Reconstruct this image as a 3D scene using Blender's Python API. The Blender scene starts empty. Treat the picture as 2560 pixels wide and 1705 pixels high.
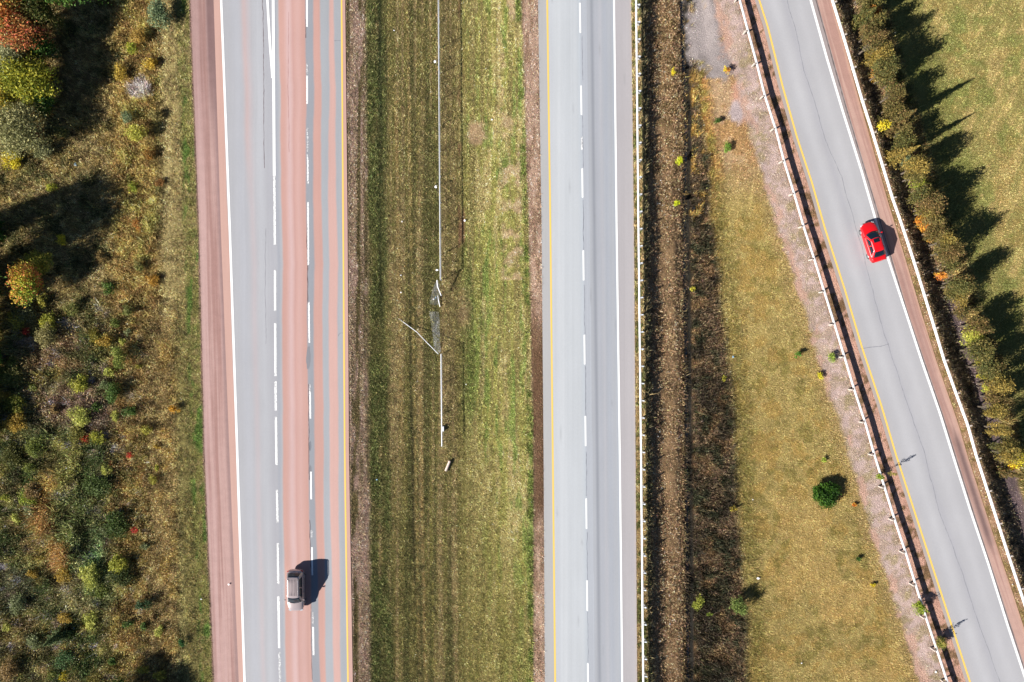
import bpy, bmesh, math, random
import numpy as np
from mathutils import Vector, Matrix
R = math.radians
S = bpy.context.scene
rng = np.random.default_rng(7)
random.seed(7)

# ------------------------------------------------------------------ camera, sky, sun, exposure
PPM = 23.1            # photo pixels per metre on the road surface
H = 73.0              # camera height
cam = bpy.data.cameras.new('camera'); co = bpy.data.objects.new('camera', cam)
S.collection.objects.link(co); S.camera = co
co.location = (0, 0, H); co.rotation_euler = (0, 0, 0)
cam.sensor_width = 36; cam.lens = 18 * H / (1280 / PPM); cam.clip_start = 1; cam.clip_end = 5000

SUN_EL = R(28.5); SHADOW_DIR = R(29)       # shadows run to the right and up the picture
W = bpy.data.worlds.new('World'); S.world = W; W.use_nodes = True
nt = W.node_tree; bg = nt.nodes['Background']
sky = nt.nodes.new('ShaderNodeTexSky'); sky.sky_type = 'NISHITA'; sky.sun_disc = False
sky.sun_elevation = SUN_EL
sdx, sdy = -math.cos(SHADOW_DIR), -math.sin(SHADOW_DIR)      # horizontal direction towards the sun
sky.sun_rotation = math.atan2(sdx, sdy)
sky.air_density = 0.55; sky.dust_density = 0.1; sky.ozone_density = 1.5
nt.links.new(sky.outputs[0], bg.inputs[0]); bg.inputs[1].default_value = 0.05
sl = bpy.data.lights.new('sun', 'SUN'); sl.energy = 5.0; sl.angle = R(0.53); sl.color = (1.0, 0.955, 0.89)
so = bpy.data.objects.new('sun', sl); S.collection.objects.link(so)
sv = Vector((sdx * math.cos(SUN_EL), sdy * math.cos(SUN_EL), math.sin(SUN_EL)))
so.rotation_euler = sv.to_track_quat('Z', 'Y').to_euler(); so.location = (-60, -40, 60)
S.view_settings.view_transform = 'Standard'; S.view_settings.look = 'None'
S.view_settings.exposure = 1.25; S.view_settings.gamma = 1.0; S.view_settings.use_curve_mapping = False
S.render.engine = 'CYCLES'

# ------------------------------------------------------------------ helpers
def lin(c):
    c = np.asarray(c, float) / 255.0
    return np.where(c <= 0.04045, c / 12.92, ((c + 0.055) / 1.055) ** 2.4)
KE = 1.85            # how bright a white sunlit level surface reads at this exposure
def alb(*c, k=1.0): return np.clip(lin(c) / KE * k, 0.002, 0.88)

def curve(*pts):
    ys = np.array([p[1] for p in pts], float); xs = np.array([p[0] for p in pts], float)
    o = np.argsort(ys); ys, xs = ys[o], xs[o]
    def f(y):
        y = np.asarray(y, float); v = np.interp(y, ys, xs)
        s0 = (xs[1] - xs[0]) / (ys[1] - ys[0]); s1 = (xs[-1] - xs[-2]) / (ys[-1] - ys[-2])
        v = np.where(y < ys[0], xs[0] + (y - ys[0]) * s0, v)
        return np.where(y > ys[-1], xs[-1] + (y - ys[-1]) * s1, v)
    return f
def c4(a, b, c, d): return curve((a, 0), (b, 570), (c, 1140), (d, 1705))
TAB = rng.random((16, 257, 257)); TAB[:, 256, :] = TAB[:, 0, :]; TAB[:, :, 256] = TAB[:, :, 0]
def vn(x, y, s, seed=0, sy=None):                       # value noise, 0..1
    sy = sy or s
    X = np.asarray(x, float) / s + seed * 37.3; Y = np.asarray(y, float) / sy + seed * 91.7
    xi = np.floor(X).astype(int); yi = np.floor(Y).astype(int); fx = X - xi; fy = Y - yi
    fx = fx * fx * (3 - 2 * fx); fy = fy * fy * (3 - 2 * fy); xi %= 256; yi %= 256; T = TAB[seed % 16]
    return (T[xi, yi] * (1 - fx) * (1 - fy) + T[xi + 1, yi] * fx * (1 - fy)
            + T[xi, yi + 1] * (1 - fx) * fy + T[xi + 1, yi + 1] * fx * fy)
def fbm(x, y, s, seed=0, sy=None, o=4):
    v = 0; a = 0.5; t = 0
    for k in range(o):
        v = v + a * vn(x, y, s / 2 ** k, seed + k, (sy or s) / 2 ** k); t += a; a *= 0.6
    return v / t
def sst(a, b, v):
    t = np.clip((v - a) / (b - a), 0, 1); return t * t * (3 - 2 * t)

def wx(px, z=0.0): return (px - 1280) / PPM * (H - z) / H
def wy(py, z=0.0): return (852.5 - py) / PPM * (H - z) / H
def P(px, py, z=0.0): return Vector((wx(px, z), wy(py, z), z))
def mesh_obj(name, V, F, mat, parent=None, col=None, smooth=False):
    V = np.asarray(V, np.float32).reshape(-1, 3)
    me = bpy.data.meshes.new(name)
    if isinstance(F, np.ndarray):
        n, k = F.shape
        me.vertices.add(len(V)); me.vertices.foreach_set('co', V.ravel())
        me.loops.add(n * k); me.loops.foreach_set('vertex_index', F.ravel().astype(np.int32))
        me.polygons.add(n); me.polygons.foreach_set('loop_start', np.arange(0, n * k, k, dtype=np.int32))
        me.polygons.foreach_set('loop_total', np.full(n, k, np.int32)); me.update(calc_edges=True)
    else:
        me.from_pydata([tuple(map(float, v)) for v in V], [], F); me.update()
    if col is not None:
        a = me.color_attributes.new('tint', 'FLOAT_COLOR', 'POINT')
        c = np.ones((len(V), 4), np.float32); c[:, :3] = col; a.data.foreach_set('color', c.ravel())
    if smooth: me.polygons.foreach_set('use_smooth', np.ones(len(me.polygons), bool))
    me.materials.append(mat)
    o = bpy.data.objects.new(name, me); S.collection.objects.link(o)
    if parent: o.parent = parent
    return o
def empty(name, loc, rz=0.0):
    o = bpy.data.objects.new(name, None); S.collection.objects.link(o)
    o.location = loc; o.rotation_euler = (0, 0, rz); o.empty_display_size = 0.2; return o
def tag(o, label=None, cat=None, group=None, kind=None):
    if label: o['label'] = label
    if cat: o['category'] = cat
    if group: o['group'] = group
    if kind: o['kind'] = kind
    return o

# ------------------------------------------------------------------ materials
def mat_new(name):
    m = bpy.data.materials.new(name); m.use_nodes = True; return m, m.node_tree, m.node_tree.nodes['Principled BSDF']
def plain(name, c, rough=0.6, metal=0.0, spec=0.5, coat=0.0, noise=0.15, scale=3.0):
    m, t, p = mat_new(name)
    p.inputs['Roughness'].default_value = rough; p.inputs['Metallic'].default_value = metal
    p.inputs['Specular IOR Level'].default_value = spec; p.inputs['Coat Weight'].default_value = coat
    p.inputs['Coat Roughness'].default_value = 0.05
    g = t.nodes.new('ShaderNodeTexCoord'); n = t.nodes.new('ShaderNodeTexNoise'); n.inputs['Scale'].default_value = scale
    n.inputs['Detail'].default_value = 5
    r = t.nodes.new('ShaderNodeMapRange'); r.inputs['To Min'].default_value = 1 - noise; r.inputs['To Max'].default_value = 1 + noise
    x = t.nodes.new('ShaderNodeVectorMath'); x.operation = 'SCALE'; x.inputs[0].default_value = tuple(c)[:3]
    t.links.new(g.outputs['Object'], n.inputs['Vector']); t.links.new(n.outputs[0], r.inputs[0])
    t.links.new(r.outputs[0], x.inputs['Scale']); t.links.new(x.outputs[0], p.inputs['Base Color'])
    return m
def tinted(name, rough=0.9, spec=0.1, trans=0.0, n1=(0.6, 0.25), n2=(9.0, 0.3), bump=0.0, bscale=6.0, stretch=1.0):
    m, t, p = mat_new(name)
    p.inputs['Roughness'].default_value = rough; p.inputs['Specular IOR Level'].default_value = spec
    a = t.nodes.new('ShaderNodeAttribute'); a.attribute_name = 'tint'
    g = t.nodes.new('ShaderNodeNewGeometry'); last = a.outputs['Color']
    mp = t.nodes.new('ShaderNodeMapping'); mp.inputs['Scale'].default_value = (1, stretch, 1)
    t.links.new(g.outputs['Position'], mp.inputs[0])
    for sc, amp in (n1, n2):
        if amp <= 0: continue
        n = t.nodes.new('ShaderNodeTexNoise'); n.inputs['Scale'].default_value = sc; n.inputs['Detail'].default_value = 6
        n.inputs['Roughness'].default_value = 0.65
        r = t.nodes.new('ShaderNodeMapRange'); r.inputs[1].default_value = 0.25; r.inputs[2].default_value = 0.75
        r.inputs[3].default_value = 1 - amp; r.inputs[4].default_value = 1 + amp
        x = t.nodes.new('ShaderNodeVectorMath'); x.operation = 'SCALE'
        t.links.new(mp.outputs[0], n.inputs['Vector']); t.links.new(n.outputs[0], r.inputs[0])
        t.links.new(last, x.inputs[0]); t.links.new(r.outputs[0], x.inputs['Scale']); last = x.outputs[0]
    t.links.new(last, p.inputs['Base Color'])
    if bump > 0:
        n = t.nodes.new('ShaderNodeTexNoise'); n.inputs['Scale'].default_value = bscale; n.inputs['Detail'].default_value = 6
        b = t.nodes.new('ShaderNodeBump'); b.inputs['Distance'].default_value = bump; b.inputs['Strength'].default_value = 1
        t.links.new(g.outputs['Position'], n.inputs['Vector']); t.links.new(n.outputs[0], b.inputs['Height'])
        t.links.new(b.outputs[0], p.inputs['Normal'])
    if trans > 0:
        tr = t.nodes.new('ShaderNodeBsdfTranslucent'); mx = t.nodes.new('ShaderNodeMixShader'); mx.inputs[0].default_value = trans
        t.links.new(last, tr.inputs[0]); t.links.new(p.outputs[0], mx.inputs[1]); t.links.new(tr.outputs[0], mx.inputs[2])
        t.links.new(mx.outputs[0], t.nodes['Material Output'].inputs[0])
    return m
M = dict(
    soil=tinted('soil', bump=0.10, bscale=9.0, n2=(13.0, 0.5)),
    gravel=tinted('gravel', n1=(1.2, 0.08), n2=(14.0, 0.22), bump=0.012, bscale=20),
    asphalt=tinted('asphalt', rough=0.8, spec=0.3, n1=(0.5, 0.03), n2=(30.0, 0.09), stretch=0.25),
    blade=tinted('blade', rough=0.7, spec=0.15, trans=0.2, n1=(1, 0), n2=(1, 0)),
    leaf=tinted('leaf', rough=0.65, spec=0.2, trans=0.3, n1=(1, 0), n2=(1, 0)),
    bark=plain('bark', (0.09, 0.07, 0.05), 0.9, noise=0.3),
    galv=plain('galvanized_steel', (0.62, 0.64, 0.66), 0.45, 0.35, noise=0.12, scale=6),
    rail=plain('rail_steel', (0.60, 0.60, 0.60), 0.5, 0.1, noise=0.08, scale=5),
    wire=plain('wire', (0.30, 0.31, 0.32), 0.5, 0.3),
    post=plain('weathered_timber', (0.36, 0.31, 0.27), 0.85, noise=0.25, scale=8),
    log=plain('peeled_timber', (0.55, 0.42, 0.36), 0.85, noise=0.25, scale=9),
    paper=plain('paper', (0.78, 0.78, 0.78), 0.6, noise=0.1),
    bluebag=plain('blue_plastic', (0.25, 0.42, 0.55), 0.4, noise=0.2),
    red=plain('red_paint', (0.56, 0.004, 0.006), 0.3, 0.0, 0.5, 1.0, noise=0.02),
    silver=plain('silver_paint', (0.33, 0.27, 0.265), 0.36, 0.35, 0.5, 1.0, noise=0.02),
    glass=plain('car_glass', (0.006, 0.012, 0.018), 0.06, 0.0, 0.5, 0.3, noise=0.0),
    black=plain('black_trim', (0.012, 0.012, 0.013), 0.5, noise=0.1),
    tyre=plain('tyre_rubber', (0.02, 0.02, 0.02), 0.85),
    alloy=plain('alloy', (0.4, 0.4, 0.41), 0.4, 0.8),
    lampglass=plain('lamp_glass', (0.4, 0.42, 0.45), 0.12, 0.0, 0.8, 1.0, noise=0.0),
    rib=plain('rib_trim', (0.16, 0.13, 0.13), 0.4),
    redlens=plain('red_lens', (0.35, 0.01, 0.01), 0.2, 0.0, 0.6, 1.0, noise=0.0),
)
def paint_mat(name, c, under):          # worn road paint: chips show the asphalt below
    m, t, p = mat_new(name); p.inputs['Roughness'].default_value = 0.6; p.inputs['Specular IOR Level'].default_value = 0.3
    g = t.nodes.new('ShaderNodeNewGeometry'); a = t.nodes.new('ShaderNodeAttribute'); a.attribute_name = 'tint'
    n = t.nodes.new('ShaderNodeTexNoise'); n.inputs['Scale'].default_value = 7; n.inputs['Detail'].default_value = 8
    n.inputs['Roughness'].default_value = 0.7
    ad = t.nodes.new('ShaderNodeMath'); ad.operation = 'SUBTRACT'
    r = t.nodes.new('ShaderNodeMapRange'); r.inputs[1].default_value = -0.04; r.inputs[2].default_value = 0.04
    mx = t.nodes.new('ShaderNodeMix'); mx.data_type = 'RGBA'
    mx.inputs['A'].default_value = (*under, 1); mx.inputs['B'].default_value = (*c, 1)
    sp = t.nodes.new('ShaderNodeSeparateColor')
    t.links.new(a.outputs['Color'], sp.inputs[0])
    t.links.new(g.outputs['Position'], n.inputs['Vector']); t.links.new(n.outputs[0], ad.inputs[0])
    t.links.new(sp.outputs[0], ad.inputs[1]); t.links.new(ad.outputs[0], r.inputs[0])
    t.links.new(r.outputs[0], mx.inputs['Factor']); t.links.new(mx.outputs['Result'], p.inputs['Base Color'])
    return m
M['white_line'] = paint_mat('white_road_paint', (0.72, 0.72, 0.71), (0.26, 0.26, 0.27))
M['yellow_line'] = paint_mat('yellow_road_paint', (0.66, 0.43, 0.09), (0.30, 0.27, 0.22))

# ------------------------------------------------------------------ curves of the place (photo pixels on the ground)
L0 = c4(476, 498, 512, 536)           # left shoulder: grass to gravel
L1 = c4(534, 552, 574, 597)           # gravel to pavement
L9 = c4(863, 869, 872.5, 882)         # pavement to median
E0 = c4(1303, 1322, 1334, 1334)       # median grass to brown dirt
E1 = c4(1345, 1354, 1359, 1362)       # dirt to asphalt
E2 = c4(1578, 1585, 1589, 1593)       # asphalt to straw strip
GR = c4(1590.5, 1596.5, 1603, 1608.5) # east guardrail
RL = curve((1852, 0), (1872, 75), (1894, 156), (1914, 236), (1942, 323), (1963.6, 405), (1989, 487), (2013, 570), (2040, 652), (2065, 733.5), (2091, 817), (2116, 899), (2140, 979), (2167, 1060.5), (2189, 1138), (2216, 1224), (2241.6, 1306), (2269, 1387.5), (2294, 1469), (2320, 1551), (2347, 1631), (2371, 1705))
RY = curve((1898, 0), (1920, 69), (1956, 214), (1993, 345), (2029, 454), (2062, 570), (2112.6, 726), (2156, 872), (2203, 1013), (2240, 1137), (2283, 1269), (2330.6, 1415), (2381.5, 1571), (2425, 1705))
RW = curve((2026.5, 0), (2067, 145), (2105.5, 274), (2153, 425), (2198, 580), (2223.5, 657), (2265.5, 784), (2306, 908), (2349, 1031.5), (2382, 1138), (2426, 1277), (2470, 1407.5), (2518, 1560), (2566, 1705))
RR = curve((2082.5, 0), (2109, 87), (2156, 247), (2181.6, 327), (2207, 410.6), (2232.5, 494), (2259, 570), (2287, 655), (2312.5, 737), (2338, 820.7), (2361.5, 899), (2392, 984), (2421.5, 1064), (2442, 1138), (2479.6, 1255), (2523, 1389), (2560, 1500), (2624, 1705))
def A0(y): return RY(y) - 11                                   # ramp asphalt left edge
A1 = curve((2042, 0), (2119, 274), (2208, 570), (2271, 784), (2356, 1031), (2390, 1138), (2434, 1277), (2526, 1560), (2574, 1705))
def G1(y): return A1(y) + (RR(y) - A1(y)) * np.interp(y, [0, 600, 1140, 1705], [0.93, 0.62, 0.55, 0.6])
DT = curve((1712, 0), (1722, 300), (1718, 570), (1722, 900), (1724, 1140), (1728, 1705))          # ditch bottom
BR = curve((1734, 0), (1752, 285), (1776, 400), (1780, 560), (1800, 697), (1811, 806), (1821, 886), (1836, 1024), (1838, 1226), (1854, 1371), (1861, 1462), (1869, 1571), (1866, 1705))
FN = c4(1097, 1101, 1106, 1110)       # foot of the median fence

# ------------------------------------------------------------------ terrain
def hz(x, y):
    """ground height from base-plane pixel coordinates"""
    x = np.asarray(x, float); y = np.asarray(y, float)
    z = np.full(np.broadcast(x, y).shape, 0.0)
    def seg(nodes):
        out = None
        xs = [np.asarray(n[0], float) * np.ones_like(z) for n in nodes]; zs = [n[1] for n in nodes]
        out = np.full_like(z, zs[0])
        for i in range(len(xs) - 1):
            t = np.clip((x - xs[i]) / (xs[i + 1] - xs[i]), 0, 1); t2 = t * t * (3 - 2 * t)
            t = 0.5 * t + 0.5 * t2
            out = np.where(x >= xs[i], zs[i] + (zs[i + 1] - zs[i]) * t, out)
        return out
    return seg([(-2500, 1.5), (-200, -1.0), (300, -1.3), (380, -1.25), (L0(y) - 20, -0.2), (L0(y), -0.02),
                (L9(y), -0.02), (L9(y) + 8, -0.10), (960 + y * 0.01, -0.42), (1095, -0.84), (1150, -0.93), (1205, -0.84), (E0(y), -0.16), (E1(y) - 4, -0.03),
                (E2(y), -0.02), (GR(y) + 8, -0.12), (GR(y) + 32, -0.50), (GR(y) + 62, -0.86), (GR(y) + 90, -1.0), (DT(y) - 9, -1.35),
                (DT(y), -1.75), (DT(y) + 12, -1.45), (BR(y) + 25, -1.05), (RL(y) - 75, -0.45), (RL(y) - 5, -0.05), (A0(y), -0.02),
                (RR(y), -0.03), (RR(y) + 8, -0.15), (RR(y) + 44, -0.85), (RR(y) + 60, -1.05), (RR(y) + 90, -1.1), (RR(y) + 125, -0.9),
                (RR(y) + 260, -0.8), (RR(y) + 2500, 0.5)])
def base_from_app(ax, ay, it=3):
    """apparent photo pixel -> ground point (metres) taking ground height into account"""
    bx, by = np.asarray(ax, float), np.asarray(ay, float)
    for _ in range(it):
        z = hz(bx, by); k = (H - z) / H
        bx = 1280 + (ax - 1280) * k; by = 852.5 + (ay - 852.5) * k
    return (bx - 1280) / PPM, (852.5 - by) / PPM, hz(bx, by)
def gz(X, Y): return float(hz(X * PPM + 1280, 852.5 - Y * PPM))
def app(X, Y, Z):
    return 1280 + X * PPM * H / (H - Z), 852.5 - Y * PPM * H / (H - Z)

# ------------------------------------------------------------------ plant cover colour and height by photo position
def C(*c): return alb(*c, k=1.0)
def ground_cover(x, y):
    """returns colour (albedo), plant height (m), density 0..1 and kind of texture"""
    n = x.shape[0]
    col = np.zeros((n, 3)); hgt = np.full(n, 0.2); den = np.ones(n)
    f1 = fbm(x, y, 120, 1); f2 = fbm(x, y, 40, 3); f3 = fbm(x, y, 15, 5); st = fbm(x, y, 7, 7, 700); st2 = fbm(x, y, 18, 9, 1100)
    jit = (fbm(x, y, 30, 2) - 0.5) * 26
    def put(mask, c, h=None, d=None):
        nonlocal col, hgt, den
        m = np.clip(mask, 0, 1)
        col += (np.asarray(c) - col) * m[:, None]
        if h is not None: hgt += (h - hgt) * m
        if d is not None: den += (d - den) * m
    def band(a, b, soft=4): return sst(a - soft, a + soft, x) * (1 - sst(b - soft, b + soft, x))
    def blob(cx, cy, rx, ry, e=0.35):
        r = np.hypot((x - cx) / rx, (y - cy) / ry) + (f3 - 0.5) * 1.1 + (f2 - .5) * .8
        return 1 - sst(1 - e, 1 + e, r)
    one = np.ones(n)
    # --- far left wild ground
    put(one, C(152, 132, 84), 0.32)
    put(sst(0.47, 0.64, f2) * .8, C(116, 108, 60), 0.5)
    put(sst(0.5, 0.7, f3) * 0.6, C(150, 128, 76))
    low = sst(700, 860, y + jit * 3)                       # lower part: rough leafy weeds
    put(low, C(126, 122, 66), 0.6)
    put(low * sst(0.5, 0.6, fbm(x, y, 50, 11)), C(144, 122, 78), 0.6)
    put(low * sst(0.52, 0.6, fbm(x, y, 34, 12)) * (y > 820), C(70, 86, 42), 0.9)
    put(low * sst(0.58, 0.68, fbm(x, y, 26, 13)), C(138, 122, 52), 0.8)
    put(blob(230, 1010, 130, 70), C(138, 112, 92), 0.6); put(blob(330, 960, 80, 60) * .8, C(136, 118, 86), 0.6)
    put(blob(140, 880, 70, 50) * .8, C(150, 118, 84), 0.6)
    put(blob(150, 1170, 50, 70), C(150, 146, 72), 1.0); put(blob(130, 1190, 25, 60), C(176, 138, 66), 1.0)
    put(blob(190, 1340, 75, 110), C(138, 146, 80), 1.1); put(blob(150, 1395, 28, 50), C(178, 132, 70), 1.1)
    put(blob(115, 1290, 26, 60), C(160, 120, 62), 1.0); put(blob(240, 1360, 40, 50), C(120, 146, 92), 1.1)
    put(blob(210, 1490, 80, 40), C(168, 158, 104), 0.9); put(blob(260, 1470, 50, 50), C(130, 140, 82), .9)
    put(blob(160, 1440, 60, 20) * .7, C(110, 90, 56), .5)
    put(blob(240, 1290, 60, 70) * 0.6, C(74, 84, 40), 0.9); put(blob(300, 1180, 70, 70) * 0.7, C(78, 92, 46), 0.9)
    put(blob(40, 1480, 70, 60) * .8, C(104, 104, 76), 0.6); put(blob(40, 1600, 60, 60) * .7, C(120, 104, 56), 0.6)
    for k_, cc_ in ((2, (148, 142, 156)), (9, (160, 140, 120))): put(low * sst(.66, .72, fbm(x, y, 20, k_ + 3)), C(*cc_), .6)
    put(sst(.56, .64, fbm(x, y, 44, 7)) * .8, C(80, 84, 44), 0.65); put((1 - low) * sst(.54, .64, fbm(x, y, 30, 10)) * .6, C(156, 132, 70))
    # golden strip beside the verge
    gs = band(285 + jit, 415 + jit, 22)
    put(gs * (1 - low * .5), C(170, 144, 76), 0.45)
    put(gs * sst(0.5, 0.62, f3), C(150, 118, 64)); put(gs * sst(0.55, 0.65, f2) * (y < 650), C(168, 154, 76), 0.6)
    put(blob(355, 225, 26, 24, .2), C(176, 160, 156), 0.6)
    put(band(372 + jit * .3, 455 + jit * .3, 14) * low, C(150, 128, 80), 0.45)
    put(band(400, 452, 12) * low * sst(.5, .6, f2), C(150, 124, 66), 0.6)
    put(band(440 + jit * .3 + (y - 850) * 0.01, L0(y) + 3, 14) * (y > 600), C(140, 130, 78), 0.25)
    put(band(400 + jit * .4, L0(y) + 3, 16) * (1 - low), C(156, 140, 92), 0.22)
    vg = band(L0(y) - 36 + jit * .2, L0(y) - 1, 7)
    put(vg, C(134, 130, 72), 0.16); put(vg * sst(.52, .64, f3), C(148, 134, 86)); put(vg * sst(.55, .66, fbm(x, y, 14, 4, 60)), C(98, 124, 54))
    put(band(L0(y) - 4, L0(y) + 6, 2), C(150, 118, 108), 0.08, 0.25)
    # --- median
    med = sst(L9(y) - 6, L9(y) - 5, x) * (1 - sst(E1(y) + 4, E1(y) + 5, x))
    def pm(m, c, h=None, d=None): put(m * med, c, h, d)
    pm(one, C(134, 124, 72), 0.13, 0.95)
    pm(sst(0.45, 0.58, st), C(162, 142, 96)); pm(sst(0.5, 0.6, st2) * .8, C(100, 98, 56)); pm(sst(.54, .66, f3) * .45, C(108, 108, 56))
    m1 = band(L9(y), 914 + y * 0.008, 6)
    pm(m1, C(172, 146, 122), 0.15, 1.0); pm(m1 * sst(0.48, 0.62, st), C(108, 96, 62), 0.1); pm(m1 * sst(.5, .62, fbm(x, y, 12, 6, 120)), C(182, 152, 134), 0.12, .8)
    pm(band(914 + y * .008, 962 + y * .012, 8) * sst(.36, .52, fbm(x, y, 22, 8, 90)), C(100, 104, 56), 0.17)
    pm(band(944 + y * .006, 954 + y * .006, 4) * (1 - sst(700, 900, y)) * .8, C(58, 66, 40), 0.1)
    pm(band(FN(y) + 6, 1146, 18) * sst(.4, .6, f3) * (1 - sst(1000, 1180, y)) * .6, C(128, 110, 76), 0.11)
    for (cx, cw, y0, y1, cc) in ((1000, 3, 250, 1100, (178, 152, 96)), (1033, 3, 0, 1705, (172, 150, 92)), (1048, 3.5, 900, 1705, (176, 150, 96)), (1070, 3, 1200, 1705, (150, 140, 76)), (1026, 3, 600, 1500, (84, 78, 52)), (960, 4, 300, 900, (100, 100, 56))):
        pm(band(cx + (y - 850) * 0.018 - cw, cx + (y - 850) * 0.018 + cw, 2.5) * sst(y0 - 60, y0 + 60, y) * (1 - sst(y1 - 60, y1 + 60, y)) * sst(.3, .5, f3) * .9, C(*cc))
    me = sst(1134, 1196, x + jit * .5 + (st - .5) * 60) * (1 - sst(E0(y), E0(y) + 4, x)) 
    bright = me * (1 - 0.75 * sst(1000, 1500, y + (1230 - x) * 3))
    pm(me * .6, C(136, 126, 66), 0.15)
    pm(bright, C(166, 160, 88), 0.14)
    pm(bright * sst(.44, .58, fbm(x, y, 14, 6, 160)) * .8, C(198, 178, 122)); pm(bright * sst(.54, .66, fbm(x, y, 12, 9, 90)) * .8, C(128, 150, 72)); pm(bright * sst(.55, .64, st), C(150, 138, 84))
    pm(band(1158 + jit * .5, 1204 + jit * .5, 16) * .8 * sst(480, 680, y) * (1 - sst(1010, 1080, y)) * sst(.35, .5, fbm(x, y, 16, 2, 200)), C(104, 116, 54), 0.17)
    pm(band(1145, 1162, 4) * sst(.45, .55, fbm(x, y, 20, 10, 140)) * (y < 620), C(140, 108, 78), 0.08)
    pm(band(1255, 1312 + y * .012, 10) * (y < 700) * sst(.48, .6, f2), C(196, 170, 130), 0.1)
    pm(band(E0(y) - 16, E0(y), 4) * sst(.4, .55, f2), C(110, 124, 54), 0.2)
    pm(blob(1190, 330, 26, 30) * .9, C(200, 168, 130), 0.07); pm(blob(1158, 770, 14, 40, .8) * .6, C(168, 132, 106), 0.09, .8)
    dm = band(E0(y) + jit * .12, E1(y) + 4, 3)
    pm(dm, C(196, 164, 142), 0.12, 0.55); pm(dm * sst(.48, .62, fbm(x, y, 9, 5, 40)), C(160, 130, 108), 0.13, 0.6)
    pm(dm * sst(700, 900, y) * (1 - sst(1260, 1330, y)), C(118, 90, 68), 0.1, 0.5)
    # --- east verge and ditch
    ee = sst(E2(y) - 4, E2(y) - 3, x) * (1 - sst(RL(y) + 60, RL(y) + 61, x))
    def pe(m, c, h=None, d=None): put(m * ee, c, h, d)
    pe(one, C(172, 148, 94), 0.16)
    pe(band(E2(y) - 3, GR(y) + 12, 2), C(180, 152, 104), 0.12, .9); pe(band(E2(y), GR(y) + 12, 2) * sst(.5, .6, f3), C(106, 108, 58), .16)
    sl_ = band(GR(y) + 10, GR(y) + 28 + jit * .9, 4)
    pe(sl_, C(112, 102, 70), 0.5 + .5 * (fbm(x, y, 16, 7) - .4), 1)
    lb = band(GR(y) + 26 + jit * .9, 1708 + jit * .4, 8)
    pe(lb, C(184, 148, 108), 0.22); pe(lb * sst(.5, .6, fbm(x, y, 7, 4, 60)) * .8, C(142, 114, 82), 0.35); pe(lb * sst(.5, .62, f3) * .7, C(136, 112, 74)); pe(lb * sst(300, 600, y) * .5, C(160, 130, 98))
    dk = band(1708 + jit * .4, BR(y) - 6 + jit * .8, 7)
    dk = dk * (1 + 0 * x)
    pe(dk, C(98, 80, 60), 0.6, 1); pe(dk * sst(.5, .62, fbm(x, y, 60, 8, 110)), C(56, 49, 38), 1.0); pe(dk * sst(.52, .64, f2), C(112, 88, 60), 0.45); pe(dk * sst(.56, .66, fbm(x, y, 26, 14)), C(48, 50, 34), 0.95)
    pe(dk * sst(.60, .68, f3) * (y < 560), C(170, 134, 60), .8)
    pe(band(DT(y) - 6, DT(y) + 7, 3), C(44, 42, 38), 0.25, 0.08 )
    og = band(BR(y) + jit * .45, BR(y) + 32 + jit, 8) * (1 - sst(560, 760, y))
    pe(og, C(176, 136, 72), 0.35); pe(og * sst(.5, .6, f3), C(150, 134, 62))
    gold = band(BR(y) + 6 + jit * .4, RL(y) - 95 + jit, 20) * sst(380, 560, y + jit * 2)
    pe(gold, C(172, 152, 92), 0.12); pe(gold * sst(.48, .62, fbm(x, y, 34, 4)) * .7, C(172, 142, 76)); pe(gold * sst(.55, .66, fbm(x, y, 20, 13)) * .7, C(134, 122, 62))
    pe(gold * band(0, BR(y) + 40, 20) * .6, C(128, 118, 58), .25)
    pe(band(BR(y) + 30, RL(y) - 100, 30) * sst(1200, 1300, y) * sst(.5, .6, f1) * .6, C(190, 160, 98))
    up = band(BR(y) + 26 + jit, RL(y) - 30, 14) * (1 - sst(330, 520, y + jit * 2))
    pe(up * .85, C(180, 150, 118), 0.15, 0.6); pe(up * sst(.5, .6, f2) * .8, C(172, 134, 84), .2)
    gg = np.clip(blob(1770, 80, 48, 110, .25) + blob(1800, 150, 45, 50, .25), 0, 1)
    pe(gg, C(158, 148, 146), 0.06, 0.35)
    pe(blob(1825, 60, 26, 70) * .9, C(206, 160, 136), 0.06, .2); pe(blob(1855, 245, 24, 60), C(214, 164, 138), 0.06, .2); pe(blob(1838, 285, 18, 30), C(196, 178, 176), .05, .2)
    sb = band(RL(y) - 66 + jit * .7, RL(y) - 4, 8)
    pe(sb, C(180, 158, 142), 0.10, 0.6); pe(sb * sst(.44, .58, fbm(x, y, 14, 10)), C(196, 172, 164), 0.07, 0.4); pe(sb * sst(.54, .66, fbm(x, y, 24, 12)) * .6, C(156, 142, 96), .15)
    pe(band(RL(y) - 72 + jit, RL(y) - 50 + jit, 5) * sst(.46, .55, fbm(x, y, 40, 15)), C(198, 162, 144), 0.08, .5)
    rb = band(RL(y) - 7, A0(y) + 4, 3)
    pe(rb, C(220, 172, 150), 0.05, 0.3); pe(rb * sst(.5, .6, f3), C(140, 110, 80), .1, .5)
    # --- right of the ramp
    rr = sst(A1(y) - 2, A1(y) - 1, x)
    def pr(m, c, h=None, d=None): put(m * rr, c, h, d)
    pr(one, C(160, 148, 86), 0.12)
    pr(sst(.46, .6, fbm(x + y * .45, y, 20, 6, 90)) * .85, C(186, 164, 102)); pr(sst(.52, .64, fbm(x, y, 60, 3)) * .7, C(132, 138, 70)); pr(sst(.56, .68, fbm(x, y, 36, 12)) * .4, C(168, 140, 80))
    pr(band(G1(y), RR(y) + 11, 3), C(188, 150, 118), 0.09, 0.6); pr(band(G1(y), RR(y) + 11, 3) * sst(.5, .6, f3) * .8, C(140, 120, 70), .14, .8)
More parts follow.
